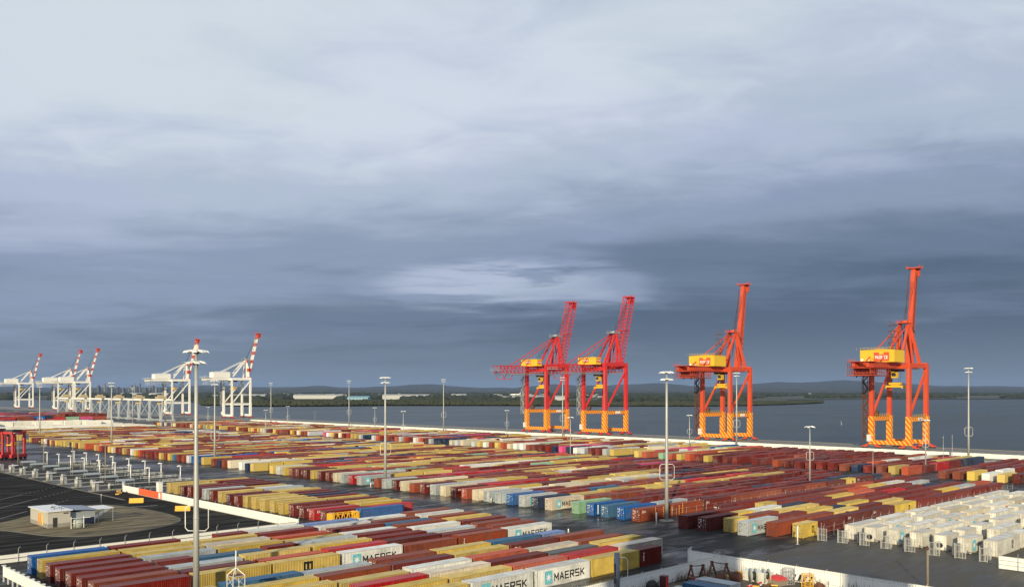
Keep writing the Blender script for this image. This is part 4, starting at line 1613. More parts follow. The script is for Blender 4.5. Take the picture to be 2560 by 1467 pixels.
# white bollard posts standing in the road
for n, (px, py, h, lab) in enumerate(((1641, 1312, 2.9, 'short white post on the road before the tall mast'), (1228, 1255, 1.2, 'little white bollard before the grey star-marked container'),
                                      (927, 1217, 1.4, 'white bollard at the foot of the middle mast'), (1994, 1360, 3.6, 'white post before the short yellow container'), (1421, 1330, .8, 'small white bollard behind the brown near container'))):
    X, Y = gp(px, py)
    t = thing('bollard', lab, 'bollard', (X, Y, 0))
    m = MB(); m.tube([(0, 0, 0), (0, 0, h)], .13, 8); m.build('shaft', M['white_wall'], t)
    m = MB(); m.box(-.3, .3, -.3, .3, 0, .06); m.build('base_plate', M['concrete'], t)

# ---------------------------------------------------------------- light masts
def ring_loop(m, z, r0, w, h, ang):
    c, s = math.cos(ang), math.sin(ang)
    p = []
    for u, v in ((0, 0), (w * .75, 0), (w, h * .12), (w, h * .88), (w * .75, h), (0, h)):
        p.append((c * (u), s * (u), z + v))
    m.tube(p, r0, 5)


def mast(label, x, y, h=34.2, big=True):
    t = thing('light_mast' if big else 'light_pole', label, 'light mast', (x, y, 0), 0, 'tall light masts of the yard' if big else 'short light poles of the yard')
    m = MB()
    if big:
        m.tube([(0, 0, 0), (0, 0, h * .33), (0, 0, h * .66), (0, 0, h)], [.47, .40, .31, .22], 14)
    else:
        m.tube([(0, 0, 0), (0, 0, h * .5), (0, 0, h)], [.26, .2, .13], 10)
    m.build('pole', M['pole'], t)
    m = MB()
    m.tube([(0, 0, 0), (0, 0, .35)], 1.7 if big else .5, 14)
    m.build('footing', M['concrete'], t)
    if big:
        m = MB()
        for z in (h * .33, h * .66):
            m.tube([(0, 0, z - .06), (0, 0, z + .06)], .44 if z < h * .5 else .35, 14)
        m.build('joint', M['steel'], t)
    m = MB()
    zl = h * .28 if big else h * .48
    a0 = R(-44)
    for s_ in (1, -1):
        ring_loop(m, zl, .07 if big else .05, (1.75 if big else 1.2) * (1 if s_ > 0 else .9), 3.6 if big else 2.4, a0 + (0 if s_ > 0 else math.pi))
    m.build('loop_bracket', M['lamp_body'], t)
    tiers = ((h + .1, 8, 1.25), (h - 1.5, 6, .80)) if big else ((h, 4, 1.0),)
    for z, nn, rr_ in tiers:
        m = MB()
        for q in range(nn):
            a = 2 * math.pi * q / nn + .2
            m.bar((0, 0, z), (math.cos(a) * rr_ * .75, math.sin(a) * rr_ * .75, z + .05), .09)
        m.tube([(0, 0, z - .35), (0, 0, z + .2)], .36 if big else .22, 10)
        m.build('head_frame', M['dark_metal'], t)
        key = ('flood', big)
        if key not in CACHE:
            f = MB()
            k = 1.0 if big else .95
            f.add([(-.1 * k, -.48 * k, .10), (1.0 * k, -.36 * k, -.18), (1.0 * k, .36 * k, -.18), (-.1 * k, .48 * k, .10),
                   (0, -.42 * k, .30), (.8 * k, -.25 * k, .12), (.8 * k, .25 * k, .12), (0, .42 * k, .30)],
                  [(0, 3, 2, 1), (4, 5, 6, 7), (0, 1, 5, 4), (1, 2, 6, 5), (2, 3, 7, 6), (3, 0, 4, 7)])
            CACHE[key] = f.mesh('floodlight', M['lamp_body'])
        for q in range(nn):
            a = 2 * math.pi * q / nn + .2
            use(CACHE[key], 'floodlight', t, (math.cos(a) * rr_ * .68, math.sin(a) * rr_ * .68, z - .08), a)
    return t


near = mast('tallest-looking light mast, standing between rows of the near block', 57.3, 124.5, 35.6)
bb = MB(); bb.tube([(0, 0, 35.75), (.05, 0, 36.0), (.12, 0, 36.5), (.15, 0, 36.65)], [.5, .5, .3, .2], 8); bb.build('beacon', plain('beacon_pink', (.66, .50, .40), .5), near)
MAST = [('tall light mast at the road corner by the brown lettered container', 169.8, 124.4, 34.2), ('tall light mast by the grey star-marked containers on the road front', 171.6, 236, 34.2), ('tall light mast on the road front, seen left of the lone mast over water', 172.2, 356.7, 34.2),
        ('tall light mast on the road front below the distant skyline', 179.5, 491.5, 34.2), ('leftmost tall light mast, by the red straddle carriers', 180.4, 614.3, 34.0),
        ('tall light mast in the far stacked terminal before the grey yard cranes', 327.7, 845, 33.0), ('tall light mast at the quay wall just right of the nearest white crane', 421, 758, 37.4),
        ('tall light mast at the quay wall, alone against the mangroves at left', 424, 634, 38.4), ('tall light mast at the quay wall, left of the lattice cranes', 424, 511, 38.3), ('tall light mast at the quay wall before the first lattice crane', 424, 392, 38.5),
        ('tall light mast before the middle orange crane', 415, 259, 39.4), ('rightmost tall light mast, alone against the open water', 403, 139.5, 39.5)]
for lab, x, y, h in MAST:
    mast(lab, x, y, h)
POLE = [('short light pole in front of the nearest white crane', 318.4, 671, 17.3), ('short light pole amid containers left of the first quay mast', 290, 528.8, 17.7), ('short light pole against the water right of the first quay mast', 355.8, 615, 18.2),
        ('short light pole hidden close behind the middle mast', 372, 524, 18.2), ('short light pole beside the small cream cabin', 295, 389.4, 19.1), ('short light pole left of the first lattice crane', 379, 396.5, 18.2),
        ('short light pole between the two lattice cranes and the tall mast', 287, 260.8, 18.7), ('short light pole left of the middle orange crane', 375.9, 261.5, 17.9),
        ('short light pole on the mesh fence near the yellow stacks at right', 254, 133.2, 19.2), ('short light pole in front of the right orange crane', 343.3, 133.9, 19.2)]
for lab, x, y, h in POLE:
    mast(lab, x, y, h, False)
for lab, x, y, h in (('thin bare pole by the navy container end', 299.3, 134.1, 10.9), ('thin bare pole right of the right orange crane, left of its twin', 376.2, 139.8, 12.1), ('thin bare pole right of the right orange crane, right of its twin', 389.3, 141.1, 12.0),
                     ('thin bare pole at the quay wall far left of the middle mast', 426, 690, 12.0)):
    t = thing('thin_pole', lab, 'pole', (x, y, 0))
    m = MB(); m.tube([(0, 0, 0), (0, 0, h)], [.12, .06], 6); m.build('shaft', M['pole'], t)
    m = MB(); m.box(-.25, .1, -.1, .1, h - .9, h - .7); m.build('camera_housing', M['lamp_body'], t)
# stubs close to the camera
t = thing('mast_stub', 'short grey steel mast with a looped bracket before the yellow container', 'mast', (101.2, 82.9, 0))
m = MB(); m.tube([(0, 0, -1), (0, 0, 6.7)], .41, 16); m.build('pole', plain('stub_grey', (.17, .20, .23), .45, .3, .2, 1.0, .3), t)
m = MB(); ring_loop(m, 2.9, .06, 1.55, 3.1, R(-44)); m.build('loop_bracket', M['lamp_body'], t)
m = MB(); m.box(-.5, -.36, -.2, .2, 2.3, 3.1); m.box(-.46, -.40, -.1, .1, 3.2, 5.2); m.build('junction_box', M['dark_metal'], t)
t = thing('timber_post', 'weathered timber post standing before the cage gates at right', 'post', (139.2, 54.0, 0))
m = MB(); m.tube([(0, 0, -1), (0, 0, 5.9), (0, 0, 6.2)], [.21, .17, .12], 10); m.build('shaft', M['timber'], t)
m = MB(); m.box(-.32, .2, -.12, .12, 6.1, 6.5); m.bar((-.3, 0, 6.2), (.25, 0, 6.6), .08); m.build('fitting', M['rust'], t)
# small lattice mast at the bottom edge, near block
t = thing('lattice_mast', 'small pale lattice stand with a thin mast before the yellow containers', 'mast', (57.5, 112.9, 0))
m = MB()
a = .85
for sx in (-a, a):
    for sy in (-a, a):
        m.bar((sx, sy, 0), (sx, sy, 5.3), .09)
        m.bar((sx, sy, 5.3), (0, 0, 6.3), .08)
for z in (1.6, 3.4, 5.25):
    for p, q in (((-a, -a), (a, -a)), ((a, -a), (a, a)), ((a, a), (-a, a)), ((-a, a), (-a, -a))):
        m.bar((*p, z), (*q, z), .06)
        m.bar((*p, z), (*q, z - 1.3), .05)
stuff(m.build('frame', M['lamp_body'], t))
m = MB(); m.box(-a, a, -a, a, 5.2, 5.3); m.build('platform', M['rust'], t)
m = MB(); m.tube([(0, 0, 5.3), (0, 0, 8.6)], .09, 6); m.build('mast_tube', M['lamp_body'], t)
# ---------------------------------------------------------------- quay cranes


def stripes():
    m, t, b, o = principled('hazard_stripes')
    x, y, z = t.sep(t.n('ShaderNodeTexCoord').outputs['Object'])
    s = t.m('FRACT', t.m('DIVIDE', t.m('ADD', t.m('ADD', t.m('MULTIPLY', x, .9), t.m('MULTIPLY', y, -.9)), t.m('MULTIPLY', z, .75)), 2.1))
    k = t.m('LESS_THAN', s, .5)
    n = t.noise(t.n('ShaderNodeTexCoord').outputs['Object'], .5, 4, .6)
    c = t.mix(k, (.72, .12, .022, 1), (.80, .44, .04, 1))
    c = t.mix(t.m('MULTIPLY', t.ss(n, .55, .8), .4), c, (.25, .10, .04, 1))
    t.set(b.inputs['Base Color'], c)
    b.inputs['Roughness'].default_value = .5
    return m


def banded():
    """white boom with red warning bands along its length"""
    m, t, b, o = principled('banded_boom')
    x, y, z = t.sep(t.n('ShaderNodeTexCoord').outputs['Object'])
    k = t.m('LESS_THAN', t.m('FRACT', t.m('DIVIDE', t.m('SUBTRACT', z, 51.5), 9.6)), .40)
    k = t.m('MAXIMUM', k, t.m('GREATER_THAN', z, 88.5))
    t.set(b.inputs['Base Color'], t.mix(k, (.80, .79, .74, 1), (.60, .075, .035, 1)))
    b.inputs['Roughness'].default_value = .45
    return m


M['stripe'] = stripes()
M['banded'] = banded()
M['crane_dirty'] = plain('crane_dirty_red', (.30, .05, .03), .6, 0, .3, .4, .5)
GA, HY = 22.0, 9.7            # rail gauge along X, half leg spacing along Y


def truss(m, p0, p1, w, h, n, c=.28, d=.16):
    """box truss between two points: four chords with cross bracing; w along Y, h the other way"""
    p0, p1 = Vector(p0), Vector(p1)
    ax = (p1 - p0).normalized()
    a = Vector((0, 1, 0))
    b = a.cross(ax).normalized()
    cor = lambda f, i, j: p0 + (p1 - p0) * f + a * (w / 2 * i) + b * (h / 2 * j)
    for i in (-1, 1):
        for j in (-1, 1):
            m.bar(cor(0, i, j), cor(1, i, j), c)
    for k in range(n):
        f0, f1 = k / n, (k + 1) / n
        for i in (-1, 1):
            m.bar(cor(f0, i, -1), cor(f1, i, 1), d)
            m.bar(cor(f1, i, 1), cor(f1, i, -1), d)
        for j in (-1, 1):
            m.bar(cor(f0, -1, j), cor(f1, 1, j), d)
            m.bar(cor(f1, -1, j), cor(f1, 1, j), d)


def crane(label, yc, kind):
    """kind: orange (box boom), red (lattice boom), white (banded boom)"""
    t = thing('quay_crane', label, 'crane', (466, yc, 0), 0, 'ship-to-shore cranes along the quay')
    main = M['crane_' + kind]
    low = M['stripe'] if kind != 'white' else main
    zb = 15.5                                                    # portal beam
    zg = 42.5 if kind != 'red' else 45.0                         # girder
    leg = 2.1 if kind != 'white' else 1.9
    for sx in (0, GA):
        for sy in (-HY, HY):
            s = 1 if sx == 0 else -1
            m = MB(); m.bar((sx, sy, 3.2), (sx, sy, zb + 1.3), leg * 1.15, leg * 1.25); m.build('lower_leg', low, t)
            m = MB(); m.bar((sx, sy, zb + 1.3), (sx, sy, zg + (3.4 if kind == 'red' else (1.6 if sx == GA else .4))), leg * .95, leg); m.build('leg', main, t)
        m = MB(); m.bar((sx, -HY - 1.6, 3.2), (sx, HY + 1.6, 3.2), 1.7, 2.1); m.build('sill_beam', low, t)
        for sy in (-HY, HY):
            m = MB()
            for q in (-3.6, 3.6):
                m.box(sx - .55, sx + .55, sy + q - 1.5, sy + q + 1.5, .75, 1.35)
                m.bar((sx, sy + q, 1.3), (sx, sy + q * .3, 2.3), .8)
            m.build('bogie_beam', M['crane_' + kind] if kind != 'white' else M['crane_red'], t)
            for q in (-4.6, -2.6, 2.6, 4.6):
                m = MB(); m.tube([(sx - .3, sy + q, .45), (sx + .3, sy + q, .45)], .45, 10); m.build('wheel', M['dark_metal'], t)
    for sy in (-HY, HY):
        m = MB(); m.bar((0, sy, zb), (GA, sy, zb), 1.5, 2.3); m.build('portal_beam', low, t)
        m = MB(); m.bar((1.2, sy, zb + 2), (GA - 1.2, sy, zg - 2.5), 1.0, 1.0); m.build('brace', main, t)
        m = MB(); zt = zg + (3.2 if kind == 'red' else .6); m.bar((-.6, sy, zt), (GA + .9, sy, zt), 1.5, 2.3); m.build('top_beam', main, t)
    for sx in (0, GA):
        m = MB(); m.bar((sx, -HY - .7, zg + (0 if sx == 0 else 1.2)), (sx, HY + .7, zg + (0 if sx == 0 else 1.2)), 1.7, 2.2); m.build('cross_beam', main, t)
    # girder and back reach
    xb = -34 if kind == 'orange' else (-40 if kind == 'red' else -28)
    if kind == 'red':
        m = MB(); truss(m, (xb, 0, 45.2), (GA + 4, 0, 45.2), 7.0, 4.6, 18, .42, .24)
        stuff(m.build('girder', main, t))
        m = MB()
        for sy in (-3.4, 3.4):
            m.bar((xb + 2, sy, 42.8), (xb + 5, sy, 38.2), .3); m.bar((xb + 14, sy, 42.8), (xb + 10, sy, 38.2), .3); m.bar((xb + 4, sy, 38.2), (xb + 12, sy, 38.2), .3)
        m.bar((xb + 5, -3.4, 38.2), (xb + 5, 3.4, 38.2), .3); m.bar((xb + 11, -3.4, 38.2), (xb + 11, 3.4, 38.2), .3)
        stuff(m.build('hanging_frame', main, t))
        m = MB(); m.box(xb - 1.5, xb + 3, -4.6, 4.6, 44, 44.25)
        for q in range(7):
            m.bar((xb - 1.4, -4.5 + q * 1.5, 44.2), (xb - 1.4, -4.5 + q * 1.5, 45.6), .12)
        m.bar((xb - 1.4, -4.5, 45.6), (xb - 1.4, 4.5, 45.6), .12); m.build('end_platform', M['steel'], t)
    else:
        for sy in (-3.6, 3.6):
            m = MB(); m.bar((xb, sy, 43.2), (GA + 3, sy, 43.2), 1.3, 2.6); m.build('girder', main, t)
        m = MB()
        for q in range(12):
            x = xb + 1 + q * 2.1
            m.bar((x, -4.4, 41.9), (x, -4.4, 38.6 + (q % 3) * .5), .22); m.bar((x + .9, 4.4, 41.9), (x + .9, 4.4, 38.9), .22)
        m.box(xb, xb + 15, -5.0, 5.0, 41.3, 41.6); m.box(xb + .5, xb + 12, -4.8, 4.8, 37.6, 37.85)
        stuff(m.build('cable_festoon', main if kind == 'orange' else M['crane_white'], t))
        m = MB(); m.box(xb - 1.8, xb + 6, -5.8, 5.8, 44.4, 44.6)
        for q in range(5):
            for sy in (-5.7, 5.7):
                m.bar((xb - 1.7 + q * 1.9, sy, 44.6), (xb - 1.7 + q * 1.9, sy, 45.8), .12)
        for sy in (-5.7, 5.7):
            m.bar((xb - 1.7, sy, 45.8), (xb + 6, sy, 45.8), .12)
        m.build('end_platform', main, t)
    # machinery house
    hx0, hx1, hz0, hz1, hw = {'orange': (-15.4, -.6, 44.6, 50.9, 8.8), 'red': (-7.6, -1.9, 47.8, 52.5, 8.0), 'white': (-19, 1.0, 44.6, 50.6, 4.8)}[kind]
    hm = M['crane_yellow'] if kind != 'white' else M['crane_white']
    h = MB()
    c = 2.6 if kind == 'orange' else .6
    h.poly([(hx0, -hw), (hx1 - c, -hw), (hx1, -hw + c), (hx1, hw), (hx0, hw)], hz0, hz1)
    house = h.build('machinery_house', hm, t)
    r = MB(); r.add([(hx0 - .3, -hw - .3, hz1), (hx1 + .3, -hw - .3, hz1), (hx1 + .3, hw + .3, hz1), (hx0 - .3, hw + .3, hz1), (hx0 + 6, 0, hz1 + .9), (hx1, 0, hz1 + .9)],
                    [(3, 2, 1, 0), (0, 1, 5, 4), (1, 2, 5), (2, 3, 4, 5), (3, 0, 4)])
    r.build('roof', hm, house)
    if kind != 'white':
        if kind == 'orange':
            xs = hx0 - .05
            m = MB(); m.box(xs, hx0 - .005, -6.2, 1.6, hz0 + .5, hz1 - 2.3); m.box(xs, hx0 - .005, -1.0, 1.6, hz1 - 2.32, hz1 - 1.3); m.box(xs, hx0 - .005, -6.2, -3.4, hz1 - 2.32, hz1 - 1.3)
            m.build('sign_panel', M['sign_red'], house)
            put_block('PATRICK', 1.5, .62, .32, .26, M['white_print'], house, xs - .04, -2.3, hz0 + 2.4, rz=R(-90))
            for q in (8.4, 5.4):
                m = MB(); m.box(xs, hx0, q - 1.2, q, hz0 + .5, hz0 + 1.9); m.build('window', M['white_print'], house)
            m = MB()
            for q in range(11):
                m.bar((hx0, -hw + q * 1.94, hz1), (hx0, -hw + q * 1.94, hz1 + 1.1), .09)
            m.bar((hx0, -hw, hz1 + 1.1), (hx0, hw, hz1 + 1.1), .09)
            m.build('handrail', M['crane_yellow'], house)
        else:
            m = MB(); m.box(hx0 - .05, hx0 - .005, -1.6, 3.6, hz0 + 1.3, hz1 - .8); m.build('sign_panel', M['sign_red'], house)
            put_block('PATRICK', .95, .42, .22, .18, M['white_print'], house, hx0 - .09, 1.0, hz0 + 2.7, rz=R(-90))
            m = MB(); m.box(hx0 + .9, hx1 - .7, -hw - .05, -hw - .005, hz0 + 1.3, hz1 - .8); m.build('sign_panel', M['sign_red'], house)
            put_block('PATRICK', .8, .32, .16, .14, M['white_print'], house, (hx0 + hx1) / 2 + .1, -hw - .09, hz0 + 2.7)
    # A-frame, stays
    apx, apz = {'orange': (18.6, 66.0), 'red': (20.6, 70.0), 'white': (21.5, 65.0)}[kind]
    for sy in (-1, 1):
        m = MB(); m.bar((GA, sy * 6.5, zg + 1.6), (apx, sy * 2.3, apz), 1.4, 1.5, 1.0, 1.1); m.build('frame_leg', main if kind != 'white' else M['banded'], t)
        m = MB(); m.bar((GA - 1.5, sy * 3.6, zg + 1.6), (apx - .5, sy * 2.3, apz - 2), .9, .9); m.build('frame_post', main, t)
        m = MB(); m.bar((4.5, sy * 3.6, 46), (apx - .6, sy * 2.3, apz), 1.1, 1.2); m.build('back_leg', main, t)
        m = MB(); m.bar((-19 if kind != 'red' else -28, sy * 3.8, 45.5), (apx - 1, sy * 2.2, apz - .6), .42, .5); m.build('back_stay', main if kind != 'white' else M['crane_white'], t)
        m = MB(); m.bar((24, sy * 3.0, 61 if kind == 'orange' else 58), (apx + .8, sy * 2.2, apz - .2), .3); m.build('fore_stay', M['dark_metal'], t)
    m = MB(); m.box(apx - 3.8, apx + 2.8, -3.2, 3.2, apz - .1, apz + .25)
    for q in range(5):
        for sy in (-3.1, 3.1):
            m.bar((apx - 3.7 + q * 1.6, sy, apz + .2), (apx - 3.7 + q * 1.6, sy, apz + 1.7), .14)
    for sy in (-3.1, 3.1):
        m.bar((apx - 3.7, sy, apz + 1.7), (apx + 2.7, sy, apz + 1.7), .14)
    m.tube([(apx - 1, -1.6, apz + .8), (apx - 1, 1.6, apz + .8)], .8, 10)
    m.build('apex_platform', main if kind == 'orange' else M['steel'], t)
    # raised boom
    bx, bz = GA + 1.6, zg + .8
    tx, tz = {'orange': (31.3, 96.4), 'red': (37.6, 96.2), 'white': (36.2, 94.6)}[kind]
    if kind == 'red':
        m = MB()
        k1 = Vector((bx, 0, bz)).lerp(Vector((tx, 0, tz)), .52)
        truss(m, (bx, 0, bz), (tx, 0, tz), 6.6, 4.4, 20, .44, .24)
        for sy in (-3.2, 3.2):
            m.bar((bx - 2.0, sy, bz + 12), (k1.x - 2.4, sy, k1.z), .3)
            for q in range(6):
                f = q / 6
                a_ = Vector((bx, sy, bz)).lerp(Vector((tx, sy, tz)), .26 + f * .26)
                m.bar(a_, (a_.x - 4.2 + 1.8 * abs(f - .3), sy, a_.z + .5), .18)
        stuff(m.build('boom', main, t))
        m = MB(); m.box(k1.x - 3, k1.x + 2.5, -3.9, 3.9, k1.z, k1.z + .4); m.build('boom_platform', main, t)
    else:
        bm = main if kind == 'orange' else M['banded']
        if kind == 'orange':
            m = MB(); m.bar((bx, 0, bz), (tx, 0, tz), 4.2, 2.6, 3.6, 2.2); m.build('boom_girder', bm, t)
        else:
            for sy in (-1.9, 1.9):
                m = MB(); m.bar((bx, sy, bz), (tx, sy * .9, tz), 1.2, 2.5, 1.0, 2.0); m.build('boom_girder', bm, t)
        m = MB()
        a_, b_ = Vector((bx, 0, bz)), Vector((tx, 0, tz))
        for q in range(14):
            p = a_.lerp(b_, (q + .5) / 14)
            m.bar((p.x, -1.9, p.z), (p.x, 1.9, p.z), .5)
        stuff(m.build('boom_ties', bm, t))
        m = MB()
        for q in range(6):
            p = a_.lerp(b_, .06 + q * .06)
            m.box(p.x + .8, p.x + 3.0, -1.5, 1.5, p.z, p.z + .22)
            m.bar((p.x + 2.9, -1.5, p.z), (p.x + 1.4, 1.5, p.z + 3.0), .2)
        stuff(m.build('boom_ladder', M['rust'] if kind == 'orange' else M['steel'], t))
        m = MB(); m.bar((bx - 1.9, -2.6, bz + 8), (tx - 1.9, -2.4, tz - 3), .28)
        m.bar((bx - 1.9, 2.6, bz + 8), (tx - 1.9, 2.4, tz - 3), .28); stuff(m.build('boom_walkway', M['rust'] if kind == 'orange' else M['steel'], t))
    m = MB(); m.box(tx - 3.0, tx + 2.6, -3.4, 3.4, tz - .2, tz + .3); m.box(tx + 1.2, tx + 3.0, -1.8, 1.8, tz - 4.4, tz - .2)
    for q in range(4):
        for sy in (-3.3, 3.3):
            m.bar((tx - 2.9 + q * 1.8, sy, tz + .2), (tx - 2.9 + q * 1.8, sy, tz + 1.3), .16)
    for sy in (-3.3, 3.3):
        m.bar((tx - 2.9, sy, tz + 1.3), (tx + 2.5, sy, tz + 1.3), .16)
    m.build('boom_tip', main if kind != 'white' else M['banded'], t)
    # walkways, ladders, cable trays and ropes
    m = MB()
    for sy in (-5.4, 5.4):
        m.box(xb + 1, GA + 2, sy - .45, sy + .45, 41.4, 41.55)
        for z in (42.1, 42.7):
            m.bar((xb + 1, sy * 1.08, z), (GA + 2, sy * 1.08, z), .09)
        for q in range(int((GA - xb) / 2.2)):
            m.bar((xb + 1 + q * 2.2, sy * 1.08, 41.5), (xb + 1 + q * 2.2, sy * 1.08, 42.7), .08)
    stuff(m.build('girder_walkway', M['steel'] if kind != 'orange' else M['crane_orange'], t))
    m = MB()
    for sx, sy in ((GA + 1.1, -HY), (-1.1, -HY)):
        m.bar((sx, sy - .25, 17), (sx, sy - .25, zg - 1), .08); m.bar((sx, sy + .25, 17), (sx, sy + .25, zg - 1), .08)
        for q in range(24):
            m.bar((sx, sy - .25, 17.4 + q), (sx, sy + .25, 17.4 + q), .06)
    stuff(m.build('leg_ladder', M['steel'], t))
    m = MB()
    for sy in (-HY, HY):
        m.box(2, GA - 2, sy - 1.25, sy - .78, zb + 1.2, zb + 1.32)
        for q in range(9):
            m.bar((2 + q * 2.2, sy - 1.2, zb + 1.3), (2 + q * 2.2, sy - 1.2, zb + 2.4), .09)
        m.bar((2, sy - 1.2, zb + 2.4), (GA - 2, sy - 1.2, zb + 2.4), .09)
    stuff(m.build('portal_walkway', M['steel'] if kind != 'orange' else M['crane_yellow'], t))
    m = MB()
    for sy in (-1.2, -.4, .4, 1.2):
        m.bar((apx + .5, sy, apz + .9), (tx - 1.6, sy, tz - 4), .1)
        m.bar((-2, sy * 2, 50), (apx - .5, sy, apz + .9), .1)
    stuff(m.build('hoist_cables', M['dark_metal'], t))
    if kind == 'orange':
        m = MB()
        for x_ in range(-30, -13, 2):
            for sy in (-5.2, 5.2, 8.6):
                m.bar((x_, sy, 37.8), (x_, sy, 44.6), .2)
        for z in (37.8, 39.2, 41.8, 44.4):
            for sy in (-5.2, 5.2, 8.6):
                m.bar((-30, sy, z), (-14, sy, z), .24)
            m.bar((-30, -5.2, z), (-30, 8.6, z), .24)
        for q in range(8):
            m.bar((-30, -5.2 + q * 1.97, 37.8), (-30, -5.2 + q * 1.97, 44.4), .18)
            m.bar((-24 + q * 2.6, 6.6, 41.4), (-24 + q * 2.6, 6.6, 36.8 + (q % 3) * .9), .5)
        stuff(m.build('service_cage', M['crane_dirty'], t))
        m = MB(); m.box(-28, -22, -3, 6, 38.0, 41.2); m.build('winch_box', M['crane_dirty'], t)
        m = MB(); m.box(-30.4, -13.6, -5.6, 9.0, 37.5, 37.8); m.build('cage_floor', M['crane_dirty'], t)
        m = MB()
        for q in range(5):
            m.box(1.2, 3.4, -1.6 - q * .2, 1.6, 52 + q * 3.0, 52.25 + q * 3.0)
            m.bar((3.3, -1.6, 52 + q * 3.0), (1.4, 1.6, 55 + q * 3.0), .22)
        stuff(m.build('frame_stair', M['rust'], t))
    # trolley, cab and spreader
    cx = 7.0
    m = MB(); m.box(cx - 4, cx + 3, -3.4, 3.4, 40.2, 41.4); m.build('trolley', M['dark_metal'], t)
    m = MB(); m.box(cx - 5.2, cx - 2.6, -2.6, .2, 36.8, 40.1)
    cab = m.build('operator_cab', M['crane_yellow'] if kind != 'white' else M['crane_white'], t)
    m = MB(); m.box(cx - 5.25, cx - 2.55, -2.3, -.1, 37.6, 39.2); m.build('cab_window', M['glass'], cab)
    m = MB(); m.box(cx - 2.2, cx + 2.2, -4.4, 4.4, 31.9, 32.9); m.box(cx - 1.6, cx + 1.6, -3.0, 3.0, 33.4, 34.4); m.box(cx - 1.0, cx + 1.0, -2.2, 2.2, 32.9, 33.4)
    for sx in (-2, 2):
        for sy in (-4.2, 4.2):
            m.box(cx + sx - .25, cx + sx + .25, sy - .25, sy + .25, 31.3, 32.1)
    m.build('spreader', M['crane_yellow'], t)
    m = MB()
    for sx in (-1, 1):
        for sy in (-2, 2):
            m.bar((cx + sx, sy, 33.9), (cx + sx * 1.5, sy, 40.3), .09)
    stuff(m.build('hoist_ropes', M['dark_metal'], t))
    # zigzag stair beside the far landside leg
    m = MB()
    z = 4.0 if kind == 'orange' else 13.5
    q = 0
    sy0 = HY + 1.3
    while z < 38:
        y0, y1 = (sy0, sy0 + 2.6) if q % 2 == 0 else (sy0 + 2.6, sy0)
        m.bar((-1.6, y0, z), (-1.6, y1, z + 3.4), 1.1, .34)
        m.bar((-2.15, y0, z + 1.1), (-2.15, y1, z + 4.5), .2)
        m.bar((-1.05, y1, z + .6), (-1.05, y0, z + 4.0), .14)
        m.box(-2.3, -.6, sy0 - .3, sy0 + 2.9, z + 3.35, z + 3.5)
        z += 3.4
        q += 1
    for sx in (-2.2, -.7):
        m.bar((sx, sy0 + 2.8, 3 if kind == 'orange' else 13), (sx, sy0 + 2.8, 40), .24)
        m.bar((sx, sy0 - .2, 3 if kind == 'orange' else 13), (sx, sy0 - .2, 40), .2)
    stuff(m.build('stair', M['rust'] if kind == 'orange' else M['steel'], t))
    m = MB(); m.tube([(3.0, HY, zb + 3.0), (3.0, HY - 1.0, zb + 3.0)] if 0 else [(6, HY - .7, zb + 2.6), (6, HY + .7, zb + 2.6)], 1.6, 14); m.build('cable_reel', M['rust'], t)
    m = MB(); m.box(10, 15, -HY - .9, -HY - .75, zb - .6, zb + .7); m.build('name_board', M['white_print'], t)
    m = MB(); m.box(-2.4, -.9, HY - .4, HY + 1.6, 3.6, 7.2); m.build('switch_cabinet', M['lamp_body'], t)
    return t


crane('orange box-boom crane with yellow machinery house, rightmost on the quay', 199.8, 'orange')
crane('orange box-boom crane with yellow machinery house, between mast and open water', 305.0, 'orange')
crane('red lattice-boom crane with yellow house, nearer of the lattice pair', 401.6, 'red')
crane('red lattice-boom crane with yellow house, farther of the lattice pair', 456.6, 'red')
crane('white crane with red-banded boom, nearest of the white cranes', 934, 'white')
crane('white crane with red-banded boom, half behind the near mast', 1089, 'white')
crane('white crane with red-banded boom, right one of the overlapping pair', 1432, 'white')
crane('white crane with red-banded boom, left one of the overlapping pair', 1507, 'white')
crane('white crane with red-banded boom, farthest at the left edge', 1709, 'white')

M['tan'] = plain('tan_machinery', (.42, .34, .22), .6)
# grey stacking cranes of the far terminal
for i in range(6):
    t = thing('stacking_crane', f'grey gantry stacking crane in the far terminal, {ORD[i]} from the near mast', 'crane', (372, 888 + i * 55, 0), 0, 'grey stacking cranes of the far terminal')
    for sy in (-15, 15):
        for sx in (-6, 6):
            m = MB(); m.bar((sx, sy, 0), (sx * .7, sy, 20.5), 1.3, 1.5); m.build('leg', M['asc_grey'], t)
        m = MB(); m.bar((-8, sy, 1.2), (8, sy, 1.2), 1.2, 1.6); m.build('sill_beam', M['asc_grey'], t)
        m = MB(); m.bar((-5.8, sy, 3), (4.4, sy, 19), .5); m.bar((5.8, sy, 3), (-4.4, sy, 19), .5); m.build('brace', M['asc_grey'], t)
    for sx in (-4.2, 4.2):
        m = MB(); m.bar((sx, -16.5, 21.2), (sx, 16.5, 21.2), 1.2, 1.8); m.build('girder', M['crane_white'], t)
    m = MB(); m.box(-4.5, 4.5, -4, 3, 22.2, 24.6); m.box(-2.5, 2.5, -2, 2, 24.6, 26); m.build('trolley', M['tan'], t)
    m = MB(); m.box(-1.3, 1.3, -6, 6, 17.2, 18.2); m.build('spreader', M['crane_yellow'], t)

